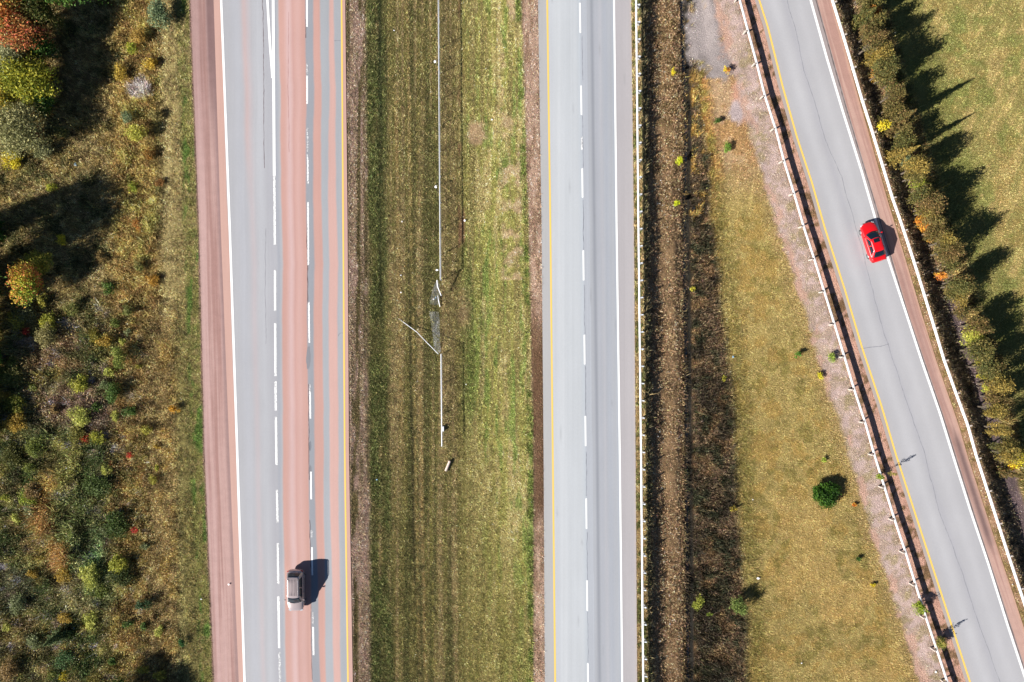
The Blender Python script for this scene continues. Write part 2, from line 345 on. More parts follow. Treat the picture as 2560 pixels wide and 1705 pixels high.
    s2 = band(RR(y) + 8, RR(y) + 56, 4)
    pr(s2, C(136, 116, 88), 0.3); pr(s2 * sst(.5, .6, f3), C(86, 74, 58))
    bed = band(RR(y) + 46, RR(y) + 84 + jit * .3, 6) * sst(600, 760, y)
    pr(bed, C(122, 104, 104), 0.12, 0.35)
    s3 = band(RR(y) + 46 + jit * .2, RR(y) + 92 + jit * .4, 8) * (1 - sst(600, 760, y))
    pr(s3, C(156, 124, 88), 0.4)
    sh = band(RR(y) + 84 + jit * .4, RR(y) + 132 + jit, 10)
    pr(sh, C(152, 126, 70), 0.6); pr(sh * sst(.5, .6, f3), C(98, 96, 46), 0.8)
    fl = band(RR(y) + 124 + jit, RR(y) + 225 + jit * 2, 14)
    pr(fl * .7, C(122, 124, 64), 0.12)
    # per-plant flecks
    return col, hgt, den

# ------------------------------------------------------------------ ground sheet
def axis(lo, hi, step, far, k):
    a = np.arange(lo, hi + 1e-6, step); out = []; s = step; v = hi
    while v < far: s *= k; v += s; out.append(v)
    o2 = []; s = step; v = lo
    while v > -far: s *= k; v -= s; o2.append(v)
    return np.array(o2[::-1] + list(a) + out)
gx = axis(-60, 60, 0.24, 900, 1.35); gy = axis(-41, 41, 0.24, 900, 1.35)
GX, GY = np.meshgrid(gx, gy); GX = GX.ravel(); GY = GY.ravel()
bx = GX * PPM + 1280; by = 852.5 - GY * PPM
byc = np.clip(by, -1500, 3300)
GZ = hz(bx, byc)
wild = (1 - sst(L0(byc) - 60, L0(byc) - 20, bx)) + (sst(GR(byc) + 15, GR(byc) + 40, bx) * (1 - sst(BR(byc), BR(byc) + 20, bx))) + sst(RR(byc) + 20, RR(byc) + 50, bx) * (1 - sst(RR(byc) + 150, RR(byc) + 200, bx))
wild = wild * (1 - np.exp(-((bx - DT(byc)) / 14) ** 2))
GZ = GZ + np.clip(wild, 0, 1) * (fbm(bx, by, 50, 4, o=5) - 0.5) * 0.5
ax_, ay_ = app(GX, GY, GZ)
gc, _, _ = ground_cover(ax_, ay_)
nx, ny = len(gx), len(gy)
ii, jj = np.meshgrid(np.arange(nx - 1), np.arange(ny - 1)); b = (jj * nx + ii).ravel()
g = mesh_obj('ground', np.column_stack([GX, GY, GZ]), np.column_stack([b, b + 1, b + nx + 1, b + nx]), M['soil'], col=gc * 1.0, smooth=True)
tag(g, kind='structure')

# ------------------------------------------------------------------ roads
def strip(name, fa, fb, colf, z, mat, y0=-1400, y1=3100, dx=2.4, dyy=12):
    ys = np.concatenate([np.arange(y0, -60, 80), np.arange(-60, 1770, dyy), np.arange(1770, y1, 80)])
    w = np.max(fb(ys) - fa(ys)); n = int(w / dx) + 2; u = np.linspace(0, 1, n)
    Y = np.repeat(ys, n); A = np.repeat(fa(ys), n); B = np.repeat(fb(ys), n); U = np.tile(u, len(ys))
    X = A + (B - A) * U; col = colf(X, Y)
    V = np.column_stack([wx(X), wy(Y), np.full(len(X), z)])
    i, j = np.meshgrid(np.arange(n - 1), np.arange(len(ys) - 1)); b = (j * n + i).ravel()
    F = np.column_stack([b, b + n, b + n + 1, b + 1])
    return V, F, col
def ribbon(pts, w, z, col, seed=0, sub=6, amp=1.2):
    """thin wandering crack as extra faces of a road mesh; pts in photo px, w in px"""
    q = []
    for a, bb in zip(pts[:-1], pts[1:]):
        L = math.hypot(bb[0] - a[0], bb[1] - a[1]); m = max(2, int(L / sub))
        for k in range(m): q.append((a[0] + (bb[0] - a[0]) * k / m, a[1] + (bb[1] - a[1]) * k / m))
    q.append(pts[-1]); q = np.array(q, float); r = np.random.default_rng(seed)
    q[:, 0] += (vn(q[:, 1], q[:, 0], 22, seed % 9) - .5) * amp * 3 + r.normal(0, amp * .25, len(q))
    d = np.gradient(q, axis=0); d /= np.linalg.norm(d, axis=1)[:, None] + 1e-9
    nn = np.column_stack([-d[:, 1], d[:, 0]]); ww = w * (0.5 + r.random(len(q)))[:, None] / 2
    a, bq = q + nn * ww, q - nn * ww; m = len(q)
    V = np.vstack([np.column_stack([wx(a[:, 0]), wy(a[:, 1]), np.full(m, z)]), np.column_stack([wx(bq[:, 0]), wy(bq[:, 1]), np.full(m, z)])])
    k = np.arange(m - 1); F = np.column_stack([k, k + 1, m + k + 1, m + k])
    return V, F, np.tile(np.asarray(col), (2 * m, 1))
def oval(cx, cy, rx, ry, z, col):
    k = 20; t = np.linspace(0, 2 * np.pi, k, endpoint=False); rr_ = 1 + (np.random.default_rng(int(cx)).random(k) - .5) * .25
    V = np.vstack([[wx(cx), wy(cy), z], np.column_stack([wx(cx + rx * np.cos(t) * rr_), wy(cy + ry * np.sin(t) * rr_), np.full(k, z)])])
    F = np.array([[0, 1 + i, 1 + (i + 1) % k, 1 + (i + 1) % k] for i in range(k)])
    return V, F, np.tile(np.asarray(col), (k + 1, 1))
def join(name, parts, mat, **kw):
    V, F, Cc, off = [], [], [], 0
    tri = []
    for v, f, c in parts:
        F += [list(dict.fromkeys(r)) for r in (f + off).tolist()] if (f[:, -1] == f[:, -2]).any() else (f + off).tolist()
        V.append(v); Cc.append(c); off += len(v)
    return mesh_obj(name, np.vstack(V), F, mat, col=np.vstack(Cc), **kw)
def blend(x, stops, soft=0.9):
    """stops: list of (curve values, colour) from left to right"""
    out = np.tile(np.asarray(stops[0][1], float), (len(x), 1))
    for bnd, c in stops[1:]:
        t = sst(-soft, soft, x - bnd)[:, None]; out = out * (1 - t) + np.asarray(c) * t
    return out

def left_shoulder_col(x, y):
    u = (x - L0(y)) / (L1(y) - L0(y)); s = fbm(x - L0(y), y, 7, 5, 500); s2 = fbm(x - L0(y), y, 14, 8, 900)
    c = np.tile(C(210, 174, 166), (len(x), 1))
    def put(m, cc): nonlocal c; c = c + (np.asarray(cc) - c) * np.clip(m, 0, 1)[:, None]
    put(sst(.4, .65, s), C(186, 146, 138)); put(sst(.45, .6, s2) * .7, C(218, 182, 176))
    put(sst(.08, .0, u) if False else (1 - sst(0, .12, u)) * .7, C(196, 164, 154))
    put(sst(.55, .75, u) * (1 - sst(100, 420, y)) * .9, C(140, 112, 112)); put(sst(.8, .95, u) * .65, C(158, 130, 128))
    put(sst(.2, .5, s2) * (1 - sst(0, 600, y)) * .35, C(150, 118, 114))
    return c
V = strip('a', L0, L1, left_shoulder_col, 0.004, None, dx=2.0, dyy=14)
tag(join('gravel_shoulder', [V], M['gravel']), kind='structure')

PK, GY_, ED = C(216, 170, 158), C(182, 185, 190), C(220, 178, 164)
def left_col(x, y):
    b = [c4(560, 580, 600, 618), c4(696, 706, 708, 714.5), c4(763.5, 767, 772.6, 780), c4(783.5, 785, 787, 800), c4(800, 806, 810, 814),
         c4(823.5, 822, 825, 834), c4(834, 843.5, 847, 851), c4(853, 857, 861, 869)]
    x0_ = x; x = x + (fbm(y, y * 0, 160, 3) - .5) * 5 + (fbm(y, x * 0, 40, 5) - .5) * 2.2
    c = blend(x, [(0, ED), (b[0](y) - 8, C(190, 190, 194)), (b[1](y), PK), (b[2](y), C(166, 169, 176)), (b[3](y), PK), (b[4](y), GY_), (b[5](y), C(224, 182, 172)), (b[6](y), GY_), (b[7](y), ED)], 2.6)
    def put(m, cc): nonlocal c; c = c + (np.asarray(cc) - c) * np.clip(m, 0, 1)[:, None]
    u = (x - b[0](y)) / (b[1](y) - b[0](y))
    for uc, wd, cc, am in ((.22, .12, (196, 198, 206), .5), (.42, .06, (206, 192, 194), .6), (.62, .1, (204, 206, 212), .5), (.8, .09, (184, 184, 192), .5), (.92, .04, (172, 176, 186), .7)):
        put(np.exp(-((u - uc) / wd) ** 2) * am, C(*cc))
    put(np.exp(-((u - .36) / .05) ** 2) * (1 - sst(300, 520, y)) * .7, C(214, 186, 182))
    v = (x - b[1](y)) / (b[2](y) - b[1](y))
    put(np.exp(-((v - .36) / .13) ** 2) * .75, C(228, 196, 194)); put(np.exp(-((v - .7) / .12) ** 2) * .45, C(230, 190, 184)); put(np.exp(-((v - .52) / .03) ** 2) * .4, C(206, 158, 152))
    s = fbm(x, y, 5, 3, 700); c *= (0.955 + 0.09 * s)[:, None]
    s = fbm(x, y, 60, 4, 900); c *= (0.93 + 0.14 * s)[:, None]; s = fbm(x, y, 26, 9, 60); c *= (0.97 + 0.06 * s)[:, None]
    return c
DK = C(96, 92, 98)
parts = [strip('b', L1, L9, left_col, 0.008, None, dx=1.6)]
seam = c4(764, 767.5, 772.5, 780)
for y0, y1, w in ((48, 95, 1.6), (560, 760, 1.6), (960, 1200, 1.3), (1300, 1420, 1.2), (1500, 1700, .8)):
    parts.append(ribbon([(float(seam(y)), y) for y in np.linspace(y0, y1, 5)], w, 0.0105, C(110, 92, 94), seed=y0, amp=.8))
parts.append(ribbon([(656, -20), (659, 120), (660, 330), (661, 420)], 1.5, 0.0105, C(140, 128, 132), seed=5, amp=.7))
parts.append(ribbon([(664, 570), (663, 700), (665, 860)], .9, 0.0105, C(160, 158, 164), seed=6, amp=.7))
parts.append(ribbon([(721, 30), (720, 200), (723, 380)], .9, 0.0105, C(190, 140, 134), seed=8, amp=.7))
parts.append(ribbon([(836, 102), (853, 101)], .9, 0.0105, C(140, 142, 150), seed=9, sub=3, amp=.4)); parts.append(ribbon([(846, 840), (849, 833), (858, 832)], .9, 0.0105, C(140, 142, 150), seed=9, sub=3, amp=.4))
parts.append(oval(771, 895, 5.5, 29, 0.0105, C(150, 150, 156))); parts.append(oval(775, 1115, 3.5, 12, 0.0105, C(142, 144, 152))); parts.append(oval(776, 1174, 3, 11, 0.0105, C(146, 146, 152)))
tag(join('highway_pavement', parts, M['asphalt']), kind='structure')

def right_col(x, y):
    yl = c4(1368, 1376, 1382, 1388)(y); d = c4(1449.7, 1457, 1464, 1470)(y); wl = c4(1535, 1542, 1550, 1556)(y)
    c = blend(x, [(0, C(196, 195, 194)), (yl, C(209, 213, 217)), (d, C(187, 190, 196)), (wl, C(194, 189, 191))], 2.0)
    def put(m, cc): nonlocal c; c = c + (np.asarray(cc) - c) * np.clip(m, 0, 1)[:, None]
    u = (x - yl) / (d - yl); v = (x - d) / (wl - d)
    put(np.exp(-((u - .12) / .06) ** 2) * .35, C(206, 208, 214)); put(np.exp(-((u - .3) / .14) ** 2) * .5, C(222, 225, 228)); put(sst(.84, 1, u) * (1 - sst(1, 1.04, u)) * .6, C(200, 208, 216))
    put(np.exp(-((v - .34) / .05) ** 2) * .75, C(152, 156, 165)); put(np.exp(-((v - .46) / .05) ** 2) * .4, C(184, 186, 196)); put(np.exp(-((v - .58) / .05) ** 2) * .4, C(200, 198, 204))
    put(np.exp(-((v - .72) / .08) ** 2) * .4, C(182, 188, 200)); put(sst(.88, 1, v) * (v < 1) * .5, C(186, 196, 208)); put((v > 0) * (v < .2) * .35, C(206, 212, 222))
    s = fbm(x, y, 4, 3, 900); c *= (0.94 + 0.12 * s)[:, None]; s = fbm(x, y, 40, 9, 200); c *= (0.96 + 0.08 * s)[:, None]
    for q_ in range(14): put(np.exp(-((x - (1380 + (q_ * 53) % 190)) / 2.2) ** 2 - ((y - (q_ * 271) % 1700) / (5 + q_ % 5 * 3)) ** 2) * .35, C(150, 152, 156))
    e = sst(E2(y) - 7, E2(y) - 1, x); put(e * .6, C(206, 192, 186))
    return c
parts = [strip('c', E1, E2, right_col, 0.008, None, dx=1.6)]
sm = c4(1455, 1458.5, 1466, 1471)
for y0, y1, w in ((90, 200, .8), (290, 420, .8), (500, 625, 1.2), (712, 835, .9), (915, 1040, 1.2), (1130, 1240, 1.0), (1330, 1450, .9), (1530, 1655, .8)):
    parts.append(ribbon([(float(sm(y)), y) for y in np.linspace(y0, y1, 5)], w, 0.0105, C(140, 142, 150), seed=y0, amp=.8))
tag(join('highway_pavement', parts, M['asphalt']), kind='structure')

def ramp_col(x, y):
    u = (x - RY(y)) / (RW(y) - RY(y)); c = np.tile(C(198, 197, 200), (len(x), 1))
    def put(m, cc): nonlocal c; c = c + (np.asarray(cc) - c) * np.clip(m, 0, 1)[:, None]
    put(np.exp(-((u - .28) / .1) ** 2) * .6, C(212, 211, 214)); put(np.exp(-((u - .48) / .06) ** 2) * .4, C(184, 183, 190)); put(np.exp(-((u - .75) / .1) ** 2) * .5, C(211, 210, 213))
    put((u < 0) * .9, C(196, 182, 172)); put((u > 1.02) * .8, C(176, 160, 156)); put(np.exp(-((u - .06) / .05) ** 2) * .4, C(200, 196, 196))
    s = fbm(x + y * .0, y, 60, 6, 90); c *= (0.94 + 0.12 * s)[:, None]
    return c
parts = [strip('d', A0, A1, ramp_col, 0.008, None, dx=2.2, dyy=10)]
mid = curve((1968, 0), (1987, 70), (2010, 180), (2040, 265), (2070, 370), (2100, 430), (2160, 640), (2200, 800), (2226, 880), (2262, 990), (2310, 1130), (2345, 1270), (2402, 1420), (2440, 1540), (2500, 1705))
parts.append(ribbon([(float(mid(y)), y) for y in range(-40, 1750, 30)], 1.1, 0.0105, C(158, 158, 166), seed=3, amp=1.0))
parts.append(ribbon([(2150, 872), (2175, 868), (2200, 866), (2222, 860)], 1.2, 0.0105, C(150, 150, 158), seed=4, sub=3, amp=.8))
e1 = [(float(A1(y)) - 2.5, y) for y in range(-40, 1750, 40)]
parts.append(ribbon(e1, 2.2, 0.0105, C(120, 106, 104), seed=7, amp=.3))
tag(join('ramp_pavement', parts, M['asphalt']), kind='structure')
def ramp_sh(x, y):
    u = (x - A1(y)) / (G1(y) - A1(y)); s = fbm(x - A1(y), y, 6, 5, 300); c = np.tile(C(214, 176, 162), (len(x), 1))
    def put(m, cc): nonlocal c; c = c + (np.asarray(cc) - c) * np.clip(m, 0, 1)[:, None]
    put(sst(.42, .62, s), C(194, 154, 142)); put(sst(.75, 1, u) * .6, C(216, 170, 140))
    put(np.exp(-((u - .5) / .3) ** 2) * sst(1060, 1130, y + 30 * s) * (1 - sst(1330, 1400, y)), C(142, 116, 112)); put(np.exp(-((u - .35) / .2) ** 2) * sst(620, 700, y) * (1 - sst(980, 1100, y)) * .6, C(176, 140, 132))
    return c
tag(join('gravel_shoulder', [strip('e', A1, G1, ramp_sh, 0.004, None, dx=2.2, dyy=10)], M['gravel']), kind='structure')

# road paint
def lines(name, specs, mat):
    parts = []
    for f, w, y0, y1, wear in specs:
        ys = np.linspace(y0, y1, max(3, int((y1 - y0) / 10))); xc = f(ys); m = len(ys)
        w0 = w(ys) if callable(w) else w; zz = 0.018 if f is gore else 0.014
        V = np.vstack([np.column_stack([wx(xc - w0 / 2), wy(ys), np.full(m, zz)]), np.column_stack([wx(xc), wy(ys), np.full(m, zz)]), np.column_stack([wx(xc + w0 / 2), wy(ys), np.full(m, zz)])])
        k = np.arange(m - 1); F = np.vstack([np.column_stack([k, m + k, m + k + 1, k + 1]), np.column_stack([m + k, 2 * m + k, 2 * m + k + 1, m + k + 1])])
        col = np.tile([wear, 0, 0], (3 * m, 1)).astype(float); ed = wear if wear > .4 else wear + .14
        col[:m, 0] = ed; col[2 * m:, 0] = ed
        if y1 - y0 < 500: col[[0, m - 1, m, 2 * m - 1, 2 * m, 3 * m - 1], 0] = ed
        parts.append((V, F, col))
    return tag(join(name, parts, mat), kind='structure')
wl = c4(553, 574.5, 593.5, 611.5); gore = curve((667.5, -20), (675, 110), (684, 230)); d1 = curve((683, 0), (685.5, 400), (687, 570), (688.7, 940), (691, 1140), (694, 1306), (695.6, 1460), (698, 1620), (700.5, 1705))
d2 = curve((767.5, 0), (768, 260), (770, 460), (771, 663), (773.5, 857), (776, 1046), (778, 1248), (781, 1440), (784, 1638))
yl = c4(854, 858, 862, 870); F_, T_ = 0.2, 0.5
sp = [(wl, 5.4, -1400, 3100, .2), (gore, 5.6, -200, 195, .2), (d1, 6.6, -1400, 440, .22), (d1, 5.6, 440, 612, .36)]
for a, bb, w in ((675, 777, .3), (808, 940, .3), (953, 1026, .42), (1042, 1162, .3), (1224, 1306, .34), (1358, 1460, .34), (1491, 1500, .4), (1500, 1620, .28), (1630, 1705, .5), (1740, 1830, .3)): sp.append((d1, 5.4, a, bb, w + .04))
for a, bb, w in ((-10, 67, .26), (160, 186, .52), (189, 260, .28), (320, 380, .53), (385, 460, .36), (505, 663, .33), (755, 857, .33), (960, 977, .54), (977, 1046, .32), (1179, 1248, .3), (1325, 1345, .54), (1368, 1438, .3), (1530, 1560, .54), (1567, 1638, .28)): sp.append((d2, 4.2, a, bb, w + .03))
er = c4(1535, 1541.5, 1549.5, 1555.5); dr = c4(1449.7, 1457.5, 1464.5, 1470)
sp.append((er, 4.4, -1400, 3100, .2))
for a, bb, w in ((7, 82, .24), (214, 287, .24), (342, 374, .52), (421, 494, .24), (626, 701, .24), (837, 911, .24), (1040, 1115, .24), (1246, 1322, .24), (1451, 1527, .24), (1658, 1725, .24), (-200, -127, .24)): sp.append((dr, 3.8, a, bb, w))
sp.append((RW, lambda y: 5.8 + y * 0, -900, 2400, .2))
lines('road_marking', sp, M['white_line'])
lines('road_marking', [(yl, 3.8, -1400, 3100, .24), (c4(1368, 1376, 1382, 1388), 4.2, -1400, 3100, .2), (RY, 4.6, -900, 2400, .26)], M['yellow_line'])

# ditch water, seen in gaps of the ditch plants
mw, tw, pw = mat_new('ditch_water'); pw.inputs['Base Color'].default_value = (0.02, 0.035, 0.05, 1); pw.inputs['Roughness'].default_value = 0.12; pw.inputs['Specular IOR Level'].default_value = 0.8
nn_ = tw.nodes.new('ShaderNodeTexNoise'); nn_.inputs['Scale'].default_value = 3; bb_ = tw.nodes.new('ShaderNodeBump'); bb_.inputs['Distance'].default_value = .02
tw.links.new(nn_.outputs[0], bb_.inputs['Height']); tw.links.new(bb_.outputs[0], pw.inputs['Normal'])
ys = np.arange(-300, 2000, 12.0); w = 3 + 7 * fbm(ys, ys * 0, 60, 3)
A = 1280 + (DT(ys) - 1280); V = []
for k, y in enumerate(ys):
    V += [P(A[k] - w[k], y, 0), P(A[k] + w[k], y, 0)]
for v in V: v.z = -1.62
tag(mesh_obj('ditch_water', [tuple(v) for v in V], [[2 * k, 2 * k + 1, 2 * k + 3, 2 * k + 2] for k in range(len(ys) - 1)], mw), kind='structure')

# ------------------------------------------------------------------ grass and undergrowth (uncountable: one object per stretch)
def blades(name, ax, ay, label, cat, hscale=1.0, wmul=1.0, jitc=0.35, lean=1.0, flow=None, leafy=0.0, seed=1, straw=.16, green=.12, dead=.10, mixk=.42, cnk=1.7, cmk=.8, clump=0.0):
    r = np.random.default_rng(seed)
    col, hg, den = ground_cover(ax, ay)
    keep = r.random(len(ax)) < den; ax, ay, col, hg = ax[keep], ay[keep], col[keep], hg[keep]
    X, Y, Z = base_from_app(ax, ay); n = len(X)
    cl = fbm(ax, ay, 9, 3, o=2)                               # clumps
    h = hg * .88 * hscale * (0.45 + 1.1 * r.random(n)) * (0.55 + 0.9 * cl) * (1 + clump * 2.4 * (fbm(ax, ay, 30, 12) - .5))
    h = np.maximum(h, .03)
    az = r.random(n) * 2 * np.pi
    if flow is not None: az = flow[0] + r.normal(0, flow[1], n)
    ln = h * lean * (0.5 + 0.8 * r.random(n)); dx, dy = np.cos(az) * ln, np.sin(az) * ln
    wd = (0.020 + 0.042 * hg ** 0.8) * wmul * .86 * (0.6 + 0.8 * r.random(n)); wa = az + np.pi / 2 + r.normal(0, .5, n)
    ox, oy = np.cos(wa) * wd, np.sin(wa) * wd
    P0 = np.column_stack([X - ox, Y - oy, Z - 0.03]); P1 = np.column_stack([X + ox, Y + oy, Z - 0.03])
    P2 = np.column_stack([X + dx, Y + dy, Z + h])
    lf = r.random(n) < leafy                                  # leafy plants: a broad leaf held up at height h
    if lf.any():
        c0 = np.column_stack([X + dx * .4, Y + dy * .4, Z + h * (0.3 + .7 * r.random(n))]); s = (0.032 + 0.045 * r.random(n))[:, None] * (0.8 + hg * .5)[:, None]
        e1_ = np.column_stack([np.cos(az), np.sin(az), r.normal(0, .5, n)]) * s; e2_ = np.column_stack([-np.sin(az), np.cos(az), r.normal(0, .5, n)]) * s * .8
        P0[lf], P1[lf], P2[lf] = (c0 - e1_)[lf], (c0 + e2_)[lf], (c0 + e1_ - e2_ * .3)[lf]
    V = np.stack([P0, P1, P2], 1).reshape(-1, 3)
    cj = np.exp(r.normal(0, jitc, n))[:, None] * (1 + r.normal(0, .08, (n, 3)))
    cn = fbm(ax, ay, 6, 11, o=2); cm = fbm(ax, ay, 18, 6, o=3)
    base = col * 2.3; lum = base.mean(1)[:, None]; base = lum + (base - lum) * 0.88
    pk = r.random(n); sx_ = np.clip(lum / .13, .35, 1.3)                       # some straw, green and dead brown stalks everywhere
    for lo_, hi_, cc_ in ((0, straw, alb(206, 182, 128, k=1.5)), (.3, .3 + green, alb(104, 122, 52, k=1.4)), (.6, .6 + dead, alb(104, 84, 60, k=1.1))):
        k_ = ((pk + (cn - .5) * .25 > lo_) & (pk + (cn - .5) * .25 < hi_))[:, None] * mixk; base = base * (1 - k_) + cc_ * sx_ * k_
    cc = np.clip(base * cj * np.exp((cn - .5) * cnk + (cm - .5) * cmk)[:, None], 0.004, 0.8)
    cc = np.repeat(cc, 3, 0)
    o = mesh_obj(name, V, np.arange(3 * n).reshape(-1, 3), M['blade'], col=cc)
    return tag(o, label, cat, kind='stuff')
def scatter(lo, hi, per_m2, seed, y0=-70, y1=1775):
    r = np.random.default_rng(seed); ys_ = np.linspace(y0, y1, 200)
    a, bq = lo(ys_) if callable(lo) else np.full(200, lo), hi(ys_) if callable(hi) else np.full(200, hi)
    x0, x1 = a.min(), bq.max(); N = int((x1 - x0) * (y1 - y0) / PPM ** 2 * per_m2)
    x = r.uniform(x0, x1, N); y = r.uniform(y0, y1, N)
    la = lo(y) if callable(lo) else lo; lb = hi(y) if callable(hi) else hi
    k = (x > la) & (x < lb); return x[k], y[k]
x, y = scatter(-60, lambda y: L0(y) - 60 + 14 * (fbm(y, y * 0, 20, 3) - .5), 270, 11)
blades('undergrowth', x, y, 'tangled autumn weeds and long grass covering the wild ground left of the highway', 'undergrowth', leafy=.5, wmul=.85, lean=.7, cnk=2.0, cmk=1.8, clump=.7, seed=2)
x, y = scatter(lambda y: L0(y) - 62, lambda y: L0(y) + 2 + 5 * (fbm(y, y * 0, 8, 3) - .5), 320, 12)
blades('verge_grass', x, y, 'short olive grass verge between the wild ground and the pink gravel shoulder', 'grass', seed=3)
x, y = scatter(lambda y: L9(y) + 2, lambda y: E1(y) - 1, 320, 13)
blades('median_grass', x, y, 'mown streaky grass of the median between the two highway roads', 'grass', flow=None, jitc=.42, seed=4)
x, y = scatter(lambda y: E2(y) - 1 + 2 * (fbm(y, y * 0, 8, 3) - .5), lambda y: GR(y) + 14, 300, 14)
blades('verge_grass', x, y, 'narrow strip of straw-coloured grass under the guardrail of the grey highway', 'grass', flow=(math.pi / 2, .5), seed=5)
x, y = scatter(lambda y: GR(y) + 12, lambda y: BR(y) + 8, 260, 15)
blades('ditch_brush', x, y, 'dark brown brush and dead weeds filling the ditch beside the guardrail', 'brush', leafy=.35, jitc=.5, hscale=.8, lean=.6, wmul=.62, green=.04, dead=.2, mixk=.4, seed=6)
x, y = scatter(lambda y: BR(y) + 6, lambda y: A0(y) - 3, 260, 16)
blades('dry_grass', x, y, 'golden dry grass bank between the ditch and the ramp', 'grass', jitc=.22, cnk=.9, wmul=.75, mixk=.25, straw=.08, green=.10, seed=7)
x, y = scatter(lambda y: G1(y) + 2, lambda y: RR(y) + 130, 220, 17)
blades('brush', x, y, 'brown weeds on the bank beyond the right guardrail of the ramp', 'brush', leafy=.35, jitc=.45, lean=.6, wmul=.7, green=.06, seed=8)
x, y = scatter(lambda y: RR(y) + 128, 2630, 210, 18)
blades('field_grass', x, y, 'green and gold grass of the open field at upper right', 'grass', jitc=.22, cnk=.9, wmul=.8, mixk=.25, straw=.08, seed=9)

# ------------------------------------------------------------------ trees and shrubs
def leaf_mesh(name, parent, pts, size, cols, seed, flat=.6, k=3):
    r = np.random.default_rng(seed); n = len(pts)
    d = r.normal(0, 1, (n, 3)); d[:, 2] *= flat; d /= np.linalg.norm(d, axis=1)[:, None]
    e = r.normal(0, 1, (n, 3)); e -= d * (e * d).sum(1)[:, None]; e /= np.linalg.norm(e, axis=1)[:, None]
    s = (size * (0.55 + .9 * r.random(n)))[:, None]
    a = pts - d * s; b_ = pts + e * s * .55; c_ = pts + d * s; d_ = pts - e * s * .55
    V = np.stack([a, b_, c_, d_], 1).reshape(-1, 3)
    return mesh_obj(name, V, np.arange(4 * n).reshape(-1, 4), M['leaf'], parent, col=np.repeat(cols, 4, 0))
def limb(bm, p0, p1, r0, r1, k=6):
    p0, p1 = Vector(p0), Vector(p1); q = (p1 - p0).to_track_quat('Z', 'Y')
    ra = [bm.verts.new(p0 + q @ Vector((math.cos(t) * r0, math.sin(t) * r0, 0))) for t in [i * 2 * math.pi / k for i in range(k)]]
    rb = [bm.verts.new(p1 + q @ Vector((math.cos(t) * r1, math.sin(t) * r1, 0))) for t in [i * 2 * math.pi / k for i in range(k)]]
    for i in range(k): bm.faces.new((ra[i], ra[(i + 1) % k], rb[(i + 1) % k], rb[i]))
    bm.faces.new(rb); bm.faces.new(ra[::-1])
def bm_obj(name, bm, mat, parent=None, smooth=False):
    me = bpy.data.meshes.new(name); bm.to_mesh(me); bm.free(); me.materials.append(mat)
    if smooth: me.polygons.foreach_set('use_smooth', np.ones(len(me.polygons), bool))
    o = bpy.data.objects.new(name, me); S.collection.objects.link(o)
    if parent: o.parent = parent
    return o
_seed = [100]
